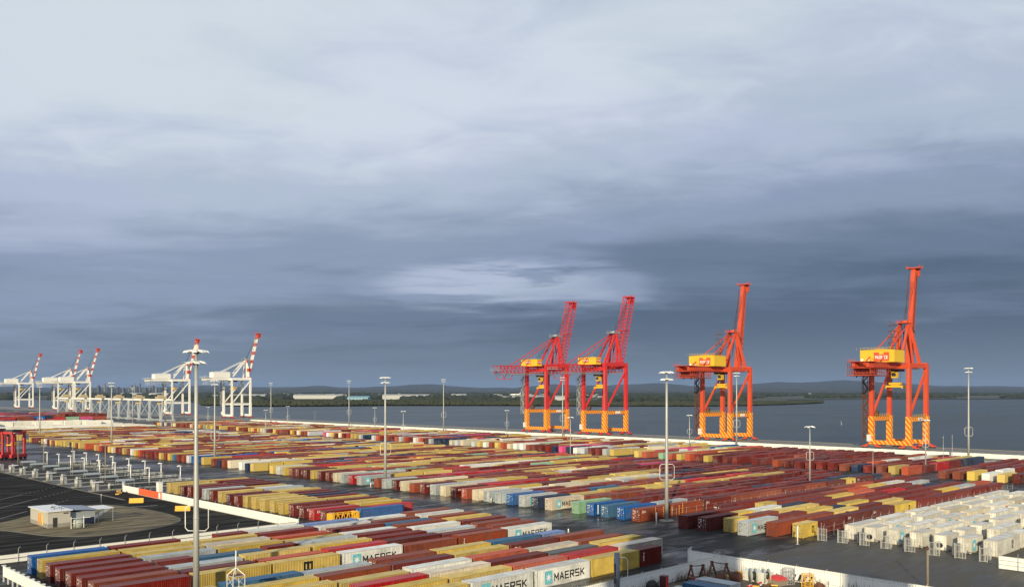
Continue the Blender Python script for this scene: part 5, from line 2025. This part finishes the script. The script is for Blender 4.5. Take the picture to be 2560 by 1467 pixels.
# red straddle carriers at the left edge
for i, (px, py) in enumerate(((34, 1147), (-6, 1143))):
    X, Y = gp(px, py)
    t = thing('straddle_carrier', ['tall red straddle carrier beside the leftmost timber pole', 'tall red straddle carrier cut by the left edge'][i], 'straddle carrier', (X, Y, 0), R(38), 'red straddle carriers')
    for sy in (-2.4, 2.4):
        m = MB(); m.box(-5.2, 5.2, sy - .5, sy + .5, .9, 2.3); m.build('wheel_beam', M['crane_red'], t)
        for q in (-4.2, -1.5, 1.5, 4.2):
            m = MB(); m.tube([(q, sy - .35, .75), (q, sy + .35, .75)], .75, 12); m.build('wheel', M['cable_black'], t)
        for sx in (-3.8, 3.8):
            m = MB(); m.bar((sx, sy, 2.2), (sx, sy, 11.4), .8, .7); m.build('leg', M['crane_red'], t)
        m = MB(); m.bar((-4.6, sy, 11.6), (4.6, sy, 11.6), .7, .9); m.build('top_beam', M['crane_red'], t)
    for sx in (-3.8, 3.8):
        m = MB(); m.bar((sx, -2.4, 11.7), (sx, 2.4, 11.7), .7, .8); m.build('cross_beam', M['crane_red'], t)
    m = MB(); m.box(-3.4, 2.8, -2.0, 2.0, 12.0, 13.0); m.build('engine_deck', M['dark_metal'], t)
    m = MB(); m.box(-3.2, 3.2, -1.2, 1.2, 6.2, 6.6); m.box(-1, 1, -.6, .6, 6.6, 7.4); m.build('spreader', M['crane_yellow'], t)
    m = MB(); m.box(3.9, 5.6, -3.2, -1.6, 8.4, 10.6); c_ = m.build('operator_cab', M['asc_grey'], t)
    m = MB(); m.box(3.85, 5.65, -3.0, -1.8, 8.9, 10.1); m.build('cab_window', M['glass'], c_)
    m = MB()
    for sx in (-1.5, 1.5):
        m.bar((sx, -1, 7.2), (sx, -1, 11.4), .08); m.bar((sx, 1, 7.2), (sx, 1, 11.4), .08)
    stuff(m.build('hoist_ropes', M['dark_metal'], t))
M['booth'] = plain('booth_pale', (.40, .40, .36), .45, .2)
M['bdark'] = plain('barrier_dark', (.045, .055, .062), .45, .4)
M['shelter'] = plain('shelter_roof', (.30, .33, .33), .4, .2)
# ---------------------------------------------------------------- truck lanes at the left
LY = [281.7, 296.6, 310.0, 324.2, 339.3, 353.6, 366.7, 380.5]
for i, y in enumerate(LY):
    w_ = f'{ORD[i]} truck lane from the orange wall'
    isl = MB(); isl.box(96.4, 131, y - 1.2, y + 1.2, 0, .15)
    tag(isl.build('lane_island', M['concrete']), kind='structure')
    for q, dx in ((0, 0), (1, 4.6)):
        t = thing('lane_booth', f'rounded steel {"entry" if q == 0 else "inner"} booth on the {w_}', 'booth', (97.6 + dx, y - .2, .15), 0, 'steel booths at the truck lanes')
        s = 1 if q == 0 else .8
        m = MB()
        for a in (-.62, .62):
            m.tube([(0, a * s, 0), (0, a * s, 2.35 * s)], .34 * s, 10)
        m.build('guard_post', M['booth'], t)
        m = MB(); m.box(.15, 1.25 * s, -.75 * s, .75 * s, 0, 2.1 * s); m.build('cabinet', M['steel'], t)
        if i % 3 == 0 and q == 0:
            m = MB(); m.box(-.3, 2.6, -.9, .9, 2.4, 2.52); m.build('canopy', M['roof_white'], t)
    # low rail barrier along the lane
    t = thing('lane_barrier', f'long dark rail barrier along the {w_}', 'barrier', (102, y - 1.0, .15), 0, 'dark rail barriers along the truck lanes')
    for z in (.35, .85):
        m = MB(); m.box(0, 28, -.12, .02, z, z + .38); m.build('rail', M['bdark'], t)
    for q in range(8):
        m = MB(); m.box(q * 3.9, q * 3.9 + .16, .03, .2, 0, 1.2); m.build('post', M['steel'], t)
    # little grey shelter
    t = thing('lane_shelter', f'small grey gable-roofed shelter on the {w_}', 'shelter', (107.5 + (i % 2) * .6, y + 1.6, .1), 0, 'grey shelters on the truck lanes')
    m = MB(); m.add([(-2.6, -1.2, 2.3), (2.6, -1.2, 2.3), (2.6, 0, 2.85), (-2.6, 0, 2.85), (2.6, 1.2, 2.3), (-2.6, 1.2, 2.3), (-2.6, -1.2, 2.2), (2.6, -1.2, 2.2), (2.6, 1.2, 2.2), (-2.6, 1.2, 2.2)],
                    [(0, 1, 2, 3), (3, 2, 4, 5), (0, 3, 5, 9, 6), (1, 7, 8, 4, 2), (6, 7, 1, 0), (9, 5, 4, 8), (6, 9, 8, 7)])
    m.build('roof', M['shelter'], t)
    m = MB()
    for a, b_ in ((-2.4, -1), (2.4, -1), (2.4, 1), (-2.4, 1)):
        m.bar((a, b_, 0), (a, b_, 2.25), .1)
    m.build('post', M['steel'], t)
    m = MB(); m.box(-1.8, 1.8, -.35, .35, .3, .8); m.build('bench', M['steel'], t)
    # lights on short posts
    for q, xx in enumerate((114.5, 124.5)):
        t = thing('lane_lamp', f'white lamp post {"mid-way along" if q == 0 else "at the yard end of"} the {w_}', 'lamp post', (xx, y + .3, .15), 0, 'white lamp posts on the truck lanes')
        m = MB(); m.tube([(0, 0, 0), (0, 0, 5.6)], .16, 8); m.build('post', M['lamp_body'], t)
        m = MB(); m.tube([(-1.1, 0, 5.75), (-.6, 0, 5.85), (.2, 0, 5.75), (.5, 0, 5.65)], [.12, .24, .2, .1], 8); m.build('lamp_head', M['white_print'], t)
    # pale railings at the yard end
    t = thing('lane_railing', f'pale handrail pen at the yard end of the {w_}', 'railing', (119, y + 1.0, .1), 0, 'pale railings at the truck lanes')
    m = MB()
    for q in range(9):
        m.bar((q * 1.5, 0, 0), (q * 1.5, 0, 1.7), .08)
        m.bar((q * 1.5, 2.6, 0), (q * 1.5, 2.6, 1.5), .07)
    for z in (.6, 1.1, 1.65):
        m.bar((0, 0, z), (12, 0, z), .07)
        m.bar((0, 2.6, z - .1), (12, 2.6, z - .1), .06)
    stuff(m.build('rails', M['lamp_body'], t))
    m = MB(); m.box(8.5, 9.9, .4, 1.8, 0, 1.6); m.box(5.8, 6.7, .6, 1.6, 0, 2.0); m.build('meter_box', M['steel'], t)
for i, (x, y, yt) in enumerate(((110.8, 405.2, 1083), (108.1, 363.4, 1104), (110.7, 340.0, 1116), (110.0, 306.6, 1112))):
    d = SU * x + CU * y
    h = 30 + (977 - yt) * d / 2252
    t = thing('timber_pole', f'brown timber pole over the truck lanes, {ORD[3 - i]} from the orange wall', 'pole', (x, y, 0), 0, 'timber poles over the truck lanes')
    m = MB(); m.tube([(0, 0, 0), (0, 0, h)], [.24, .15], 8); m.build('shaft', M['timber'], t)
    m = MB(); m.tube([(0, -.3, h), (-1.4, -.6, h + .25), (-1.9, -.7, h + .2)], [.06, .08, .18], 6); m.build('lamp_head', M['lamp_body'], t)

# steel gate post at the wall end
t = thing('gate_post', 'stout grey steel post at the free end of the white wall', 'post', (104.2, 275.6, 0))
m = MB(); m.tube([(0, 0, 0), (0, 0, 2.9)], .5, 12); m.build('shaft', M['steel'], t)
t = thing('white_box', 'narrow white cabinet at the far end of the second block', 'cabinet', (110.6, 266.4, 0))
m = MB(); m.box(0, 1.2, -.9, .9, 0, 2.7); m.build('housing', M['white_wall'], t)
m = MB(); m.box(-.12, 1.35, -1.0, 1.0, 2.7, 2.85); m.build('lid', M['roof_white'], t)
t = thing('road_sign', 'round sign on a thin post at the back of the grass oval', 'sign', (*gp(253, 1260), .1))
m = MB(); m.tube([(0, 0, 0), (0, 0, 2.6)], .05, 6); m.build('post', M['steel'], t)
m = MB(); m.tube([(-.05, 0, 2.3), (.02, 0, 2.3)], .42, 14); m.build('disc', M['steel'], t)

# ---------------------------------------------------------------- hut on the oval
hut = thing('gate_hut', 'low cream hut with a flat white roof on the grass oval', 'hut', (63.6, 211.0, .15))
m = MB(); m.box(0, 4.6, 0, 12.2, .9, 3.5); m.build('wall', M['hut_wall'], hut)
m = MB(); m.box(-.03, 4.63, -.03, 12.23, 0, .9); m.build('plinth', M['hut_plinth'], hut)
m = MB(); m.box(-.4, 5.0, -.4, 12.6, 3.5, 3.68); rf = m.build('roof', M['roof_white'], hut)
m = MB()
for a, b_ in ((2.2, 3.0), (2.4, 5.4), (3.4, 2.0), (3.6, 4.2), (3.0, 6.6)):
    m.bar((a, b_, 3.68), (a + .3, b_ + 1.2, 3.98), .06); m.bar((a + .3, b_ + 1.2, 3.98), (a + .5, b_ + 1.4, 3.68), .06); m.bar((a - .3, b_ + .2, 3.7), (a + .9, b_ + .3, 3.9), .05)
stuff(m.build('roof_brackets', M['dark_metal'], rf))
for q, (ya, mk) in enumerate(((5.9, 'vivid_orange'), (4.7, 'vivid_orange'), (3.1, 'vivid_yellow'))):
    m = MB(); m.box(-.07, -.035, ya, ya + .75, .35, 2.75); m.build('door_panel', M[mk], hut)
    m = MB(); m.box(-.25, 0, ya + .2, ya + .5, 3.0, 3.15); m.build('wall_lamp', M['lamp_body'], hut)
m = MB(); m.box(1.0, 1.9, -.05, -.034, .1, 2.2); m.build('side_door', M['dark_metal'], hut)
m = MB(); m.box(3.2, 4.2, -.06, -.02, 2.9, 3.15); m.build('vent', M['dark_metal'], hut)
ex = thing('hut_annex', 'grey-blue annex with a glossy sloping roof behind the cream hut', 'annex', (68.6, 212.0, .15))
m = MB(); m.box(0, 5.2, 0, 9.5, 0, 3.0); m.build('wall', plain('annex_wall', (.30, .33, .35), .5), ex)
m = MB(); m.add([(-.4, -.6, 3.5), (5.8, -.6, 3.0), (5.8, 10, 3.0), (-.4, 10, 3.5), (-.4, -.6, 3.62), (5.8, -.6, 3.12), (5.8, 10, 3.12), (-.4, 10, 3.62)],
                [(3, 2, 1, 0), (4, 5, 6, 7), (0, 1, 5, 4), (1, 2, 6, 5), (2, 3, 7, 6), (3, 0, 4, 7)])
m.build('roof', plain('solar_roof', (.20, .24, .30), .2, .2), ex)
m = MB(); m.box(-.02, 5.0, -.06, -.005, .0, 1.5); m.build('window', plain('annex_blue', (.015, .022, .05), .3), ex)
ca = thing('canopy', 'thin white canopy on posts at the back of the hut', 'canopy', (74.6, 212.6, .15))
m = MB(); m.box(0, 3.6, 0, 6.5, 3.0, 3.12); m.build('roof', M['roof_white'], ca)
for a, b_ in ((.2, .2), (3.4, .2), (.2, 6.3), (3.4, 6.3)):
    m = MB(); m.bar((a, b_, 0), (a, b_, 3.0), .1); m.build('post', M['steel'], ca)
tk = thing('water_tank', 'pale squat tank in front of the hut between white gate posts', 'tank', (69.0, 208.2, .15))
m = MB(); m.tube([(0, 0, 0), (0, 0, 1.6), (0, 0, 1.75)], [1.1, 1.1, .7], 16); m.build('tank_body', M['green_dull'], tk)
gt = thing('white_gate', 'white gate frame standing before the hut', 'gate', (67.0, 206.8, .15))
for a in (0, 2.6):
    m = MB(); m.bar((a, 0, 0), (a, 0, 2.6), .12); m.build('post', M['white_wall'], gt)
m = MB(); m.bar((-.2, 0, 2.2), (4.0, 0, 2.2), .1); m.bar((0, 0, 1.2), (2.6, 0, 1.2), .06); m.build('bar', M['white_wall'], gt)
# ---------------------------------------------------------------- workshop yard, bottom right
def yard_box(x, y, rz, col, label, L=6.06):
    o = container(x, y, col, label, L, 2.6, group='containers of the workshop yard')
    o.rotation_euler.z = rz
    return o
yard_box(105.5, 71.8, R(-90), 'steel', 'plain blue short container at the bottom edge of the workshop yard').location = (108.6, 72.9, 0)
yard_box(109.0, 72.0, R(-90), 'grey', 'pale grey short container beside the blue one in the workshop yard').location = (112.1, 73.1, 0)
for n, (p, q) in enumerate((((118.3, 82.0), (120.1, 81.0)), ((123.5, 81.6), (123.6, 79.0)))):
    t = thing('trestle', ['dark steel A-frame trestle near the workshop fence corner, left one', 'dark steel A-frame trestle against the workshop fence, right one'][n], 'trestle', (p[0], p[1], 0), math.atan2(q[1] - p[1], q[0] - p[0]))
    L = math.hypot(q[0] - p[0], q[1] - p[1])
    for a in (0, L):
        m = MB(); m.bar((a, -1.5, 0), (a, 0, 2.6), .22); m.bar((a, 1.5, 0), (a, 0, 2.6), .22); m.bar((a, -.8, 1.2), (a, .8, 1.2), .16); m.box(a - .2, a + .2, -.2, .2, 2.5, 2.8); m.build('frame', M['rust'], t)
    m = MB(); m.bar((0, 0, 2.6), (L, 0, 2.6), .12); m.build('ridge_bar', M['dark_metal'], t)
t = thing('scrap_heap', 'heap of dark red scrap plates by the trestle', 'scrap', (117.6, 80.2, 0))
for q in range(5):
    m = MB(); m.box(-1 + q * .35, .2 + q * .4, -.9 + q * .1, .9, q * .22, q * .22 + .2); m.build('plate', M['crane_red'] if q % 2 else M['rust'], t, (0, 0, 0), q * .3)
def reel(label, x, y, r, w, mat, rz):
    t = thing('cable_reel', label, 'reel', (x, y, 0), rz, 'cable reels in the workshop yard')
    for s in (-w, w):
        m = MB(); m.tube([(s - .05, 0, r), (s + .05, 0, r)], r, 20); m.build('flange', M[mat], t)
    m = MB(); m.tube([(-w, 0, r), (w, 0, r)], r * .55, 14); m.build('drum', M['cable_black'], t)
reel('black cable reel behind the pale container, left one', 120.6, 78.2, .85, .45, 'rust', .4)
reel('black cable reel behind the pale container, right one', 122.6, 76.6, .95, .45, 'rust', .4)
reel('grey cable reel on the white crate, left one', 125.2, 75.2, 1.15, .4, 'green_dull', -.75)
reel('grey cable reel on the white crate, right one', 126.4, 73.6, 1.15, .4, 'green_dull', -.75)
reel('dark cable reel at the bottom edge by the yellow ladder frame', 127.4, 65.2, .62, .4, 'rust', .9)
reel('black cable reel at the foot of the left workshop fence', 108.4, 82.0, .9, .4, 'cable_black', .9)
t = thing('crate', 'white crate behind the grey cable reels', 'crate', (127.0, 75.4, 0), -.1)
m = MB(); m.box(-1.0, 1.0, -2.2, 2.2, 0, 1.5); m.build('box', M['lamp_body'], t)
m = MB(); m.box(-1.05, 1.05, -2.25, 2.25, 1.5, 1.62); m.build('lid', M['roof_white'], t)
t = thing('yellow_scrap', 'tangle of bent yellow bars beside the workshop fence', 'scrap', (126.6, 78.8, 0))
m = MB(); rg = random.Random(4)
for q in range(26):
    a, r_ = rg.uniform(0, 6.28), rg.uniform(.6, 1.9)
    c, s = math.cos(a) * r_, math.sin(a) * r_
    m.bar((c, s, rg.uniform(0, .5)), (-c * .6 + rg.uniform(-.6, .6), -s * .6, rg.uniform(.2, 1.3)), .09)
stuff(m.build('bars', M['barrier_yellow'], t))
t = thing('timber_stack', 'loose stack of pale planks along the workshop fence', 'timber', (128.3, 77.0, 0), -1.4)
for q in range(7):
    m = MB(); m.box(-1.8 + q * .1, 1.7 - q * .12, -.5 + (q % 4) * .26, -.28 + (q % 4) * .26, .05 + (q // 4) * .14, .16 + (q // 4) * .14); m.build('plank', M['timber'], t, (0, 0, 0), (q % 3 - 1) * .06)
t = thing('tarp_crate', 'crate covered with a red tarpaulin by the fence', 'crate', (127.0, 72.0, 0), -.2)
m = MB(); m.box(-1.0, 1.0, -1.3, 1.3, 0, .95); m.build('box', M['timber'], t)
m = MB(); m.add([(-1.1, -1.4, .8), (1.1, -1.4, .8), (1.1, 1.4, .8), (-1.1, 1.4, .8), (-.6, -.7, 1.35), (.6, -.8, 1.3), (.7, .6, 1.45), (-.5, .8, 1.3)], [(3, 2, 1, 0), (4, 5, 6, 7), (0, 1, 5, 4), (1, 2, 6, 5), (2, 3, 7, 6), (3, 0, 4, 7)]); m.build('tarpaulin', M['crane_red'], t)
t = thing('wire_cage', 'round grey wire cage against the sunlit workshop fence', 'cage', (128.4, 70.9, 0))
m = MB()
for z in (.1, .9, 1.7, 2.4):
    m.tube([(math.cos(2 * math.pi * q / 16) * .95, math.sin(2 * math.pi * q / 16) * .95, z) for q in range(17)], .035, 4, False)
for q in range(16):
    a = 2 * math.pi * q / 16
    m.bar((math.cos(a) * .95, math.sin(a) * .95, 0), (math.cos(a) * .95, math.sin(a) * .95, 2.4), .05)
stuff(m.build('bars', M['steel'], t))
t = thing('chevron_board', 'black and white chevron board leaning on the workshop fence', 'board', (129.4, 69.0, 0), R(-90))
m = MB(); m.box(-2.0, 1.6, -.05, .05, .6, 1.5); bd = m.build('board', M['white_print'], t)
for q in range(4):
    m = MB(); x_ = -1.8 + q * .9
    m.add([(x_, -.056, .6), (x_ + .4, -.056, .6), (x_ + .75, -.056, 1.5), (x_ + .35, -.056, 1.5)], [(0, 1, 2, 3)]); m.build('chevron', M['black'], bd)
t = thing('ladder_frame', 'yellow steel ladder frame by the workshop fence', 'frame', (128.2, 67.6, 0), -.6)
m = MB()
for a in (-.7, .7):
    for b_ in (-.5, .5):
        m.bar((a, b_, 0), (a, b_, 2.2), .1)
for z in (.3, .8, 1.3, 1.8, 2.15):
    m.bar((-.7, -.5, z), (.7, -.5, z), .07); m.bar((-.7, .5, z), (.7, .5, z), .07); m.bar((-.7, -.5, z), (-.7, .5, z), .07); m.bar((.7, -.5, z), (.7, .5, z), .07)
stuff(m.build('frame', M['barrier_yellow'], t))
t = thing('red_cabinet', 'narrow dark red cabinet by the left workshop fence', 'cabinet', (111.8, 82.4, 0), .2)
m = MB(); m.box(-.55, .55, -.5, .5, 0, 2.0); m.build('housing', plain('cabinet_red', (.07, .012, .012), .5), t)
m = MB(); m.box(-.45, .45, -.55, -.5, .1, 1.9); m.build('door', M['crane_red'], t)
t = thing('wire_hoop', 'thin steel hoop leaning on the left workshop fence', 'hoop', (109.6, 83.2, 0))
m = MB(); m.tube([(math.cos(2 * math.pi * q / 18) * .9, 0, .95 + math.sin(2 * math.pi * q / 18) * .9) for q in range(19)], .03, 4, False); m.build('ring', M['steel'], t)
t = thing('pallet_stack', 'stack of dark battery boxes behind the blue container', 'boxes', (110.3, 78.4, 0))
for q in range(6):
    m = MB(); m.box(-.6, .6, -.55, .55, 0, .8); m.build('box', M['green_dull'] if q % 2 else M['dark_metal'], t, ((q % 3) * 1.3 - 1.2, (q // 3) * 1.2, 0))
t = thing('scrap_bits', 'low litter of red and yellow parts on the workshop ground', 'scrap', (122.8, 72.3, 0))
for q in range(10):
    m = MB(); m.box(-.5, .5, -.12, .12, .02, .2); m.build('piece', [M['crane_red'], M['barrier_yellow'], M['rust'], M['lamp_body']][q % 4], t, (rg.uniform(-2.2, 2.2), rg.uniform(-1.6, 1.6), rg.uniform(0, .25)), rg.uniform(0, 3))
# weeds along the fences
m = MB()
for q in range(900):
    if q % 2:
        x, y = rg.uniform(96, 129.5), 83.95 - abs(rg.gauss(0, .35))
    else:
        x, y = 130.2 - abs(rg.gauss(0, .3)), rg.uniform(50, 83.6)
    if rg.random() > .5 + .5 * math.sin(x * .9 + y * .7):
        continue
    h = rg.uniform(.3, 1.5) * (1.0 if rg.random() < .8 else 1.4)
    dx, dy = rg.gauss(0, .14), rg.gauss(0, .14)
    w = rg.uniform(.02, .05)
    m.add([(x - w, y, 0), (x + w, y, 0), (x + dx * 1.5 + w * .7, y + dy, h * .7), (x + dx * 2.2, y + dy * 2, h), (x + dx * 1.5 - w * .7, y + dy, h * .7)], [(0, 1, 2, 3, 4)])
stuff(tag(m.build('weeds', plain('dry_weed', (.13, .095, .05), .9, 0, .4, 2)), 'tall dry weeds along the foot of the workshop fences', 'weeds'))

# ---------------------------------------------------------------- small far things
t = thing('site_cabin', 'small cream site cabin standing among the containers beyond the middle mast', 'cabin', (288, 373, 0))
m = MB(); m.box(0, 7, -1.4, 1.4, .2, 3.0); m.build('wall', MC['cream'], t)
m = MB(); m.box(-.15, 7.15, -1.5, 1.5, 3.0, 3.15); m.build('roof', M['roof_white'], t)
m = MB(); m.box(-.03, 0, -.5, .5, .3, 2.3); m.build('door', M['dark_metal'], t)
D = 3300
X, Y = CU * (1288 - 1280) / 2252 * D + SU * D, -SU * (1288 - 1280) / 2252 * D + CU * D
t = thing('airliner', 'white airliner flying low before the hills, left of the lattice cranes', 'aircraft', (X, Y, 30 - (986 - 977) / 2252 * D), R(135.97))
m = MB(); m.tube([(19, 0, 0), (16, 0, .3), (10, 0, .5), (-8, 0, .5), (-15, 0, 1.2), (-20, 0, 2.0)], [.3, 1.7, 2.2, 2.2, 1.4, .4], 12); m.build('fuselage', M['white_print'], t)
for s in (-1, 1):
    m = MB(); m.add([(4, s * 1.8, -.6), (-1.5, s * 1.8, -.6), (-6, s * 17, 1.2), (-4.4, s * 17, 1.2), (4, s * 1.8, -.2), (-1.5, s * 1.8, -.2), (-6, s * 17, 1.4), (-4.4, s * 17, 1.4)], [(0, 1, 2, 3), (7, 6, 5, 4), (0, 3, 7, 4), (1, 5, 6, 2), (2, 6, 7, 3), (0, 4, 5, 1)]); m.build('wing', M['white_print'], t)
    m = MB(); m.tube([(3.5, s * 5.6, -1.6), (-.5, s * 5.6, -1.5)], [1.0, .8], 10); m.build('engine', M['lamp_body'], t)
    m = MB(); m.add([(-15, s * .8, 1.6), (-18, s * .8, 1.6), (-20, s * 6.5, 2.0), (-18.6, s * 6.5, 2.0), (-16.5, s * 3, 2.0)], [(0, 1, 2, 3, 4)]); m.build('tailplane', M['white_print'], t)
m = MB(); m.add([(-13.5, -.15, 2), (-18.5, -.15, 2), (-21, -.15, 8), (-18.6, -.15, 8), (-13.5, .15, 2), (-18.5, .15, 2), (-21, .15, 8), (-18.6, .15, 8)], [(0, 1, 2, 3), (7, 6, 5, 4), (0, 3, 7, 4), (1, 5, 6, 2), (2, 6, 7, 3)]); m.build('fin', M['steel'], t)
bx_, by_ = gp(2103, 1062, -3)
t = thing('sailing_dinghy', 'tiny pale sailing dinghy on the open water between the orange cranes', 'boat', (bx_, by_, -3), .8)
m = MB(); m.add([(-2.2, 0, .5), (-1.6, -.7, .6), (1.6, -.7, .6), (2.4, 0, .6), (1.6, .7, .6), (-1.6, .7, .6), (-1.4, 0, -.1), (1.5, 0, -.1)], [(0, 1, 2, 3, 4, 5), (0, 6, 1), (1, 6, 7, 2), (2, 7, 3), (3, 7, 4), (4, 7, 6, 5), (5, 6, 0)]); m.build('hull', M['white_print'], t)
m = MB(); m.tube([(.3, 0, .5), (.3, 0, 4.6)], .05, 5); m.build('mast', M['steel'], t)
m = MB(); m.add([(.25, 0, 1.0), (-1.9, .25, 1.0), (.25, 0, 4.5), (-.8, .3, 2.2)], [(0, 1, 3), (0, 3, 2), (1, 2, 3)]); m.build('sail', M['white_print'], t)

# ---------------------------------------------------------------- the ship the picture is taken from: its house shades the yard
def sn(s, n):
    return (.839 * s - .545 * n, .545 * s + .839 * n)
t = thing('ship_deckhouse', 'white ship deckhouse behind the viewpoint, throwing its shadow over the workshop yard', 'ship', (*sn(-18, 6.5), 0), R(33))
m = MB(); m.box(-8, 6, -9.8, 9.8, -3, 44); m.build('house', M['crane_white'], t)
m = MB(); m.box(-7, 5, -9.8, 9.8, 44, 58); m.build('bridge', M['crane_white'], t)
m = MB(); m.box(-3, 2, -9.8, 9.8, 58, 63); m.build('radar_deck', M['crane_white'], t)
m = MB(); m.box(5.0, 5.1, -9, 9, 53, 55.5); m.build('window', M['glass'], t)
t = thing('ship_funnel', 'white ship funnel casing behind the viewpoint, shading the lower right fence', 'ship', (*sn(-22, -22.5), 0), R(33))
m = MB(); m.box(-6, 6, -7.5, 7.5, -3, 40); m.build('casing', M['crane_white'], t)
m = MB(); m.tube([(0, 0, 40), (0, 0, 47)], [4.5, 4.2], 20); m.build('funnel', M['crane_white'], t)

# ---------------------------------------------------------------- haze: the rain-washed air over the plain
def haze():
    m = bpy.data.materials.new('haze_air')
    m.use_nodes = True
    t = NT(m.node_tree)
    v = t.n('ShaderNodeVolumePrincipled')
    v.inputs['Color'].default_value = (.42, .60, .95, 1)
    v.inputs['Density'].default_value = 1.9e-5
    v.inputs['Anisotropy'].default_value = .2
    o = t.n('ShaderNodeOutputMaterial')
    t.t.links.new(v.outputs[0], o.inputs['Volume'])
    b = MB(); b.box(-30000, 34000, -30000, 34000, -9.5, 420)
    stuff(tag(b.build('haze', m), 'thin blue-grey haze over the water and the far plain', 'haze'))
if HAZE:
    haze()
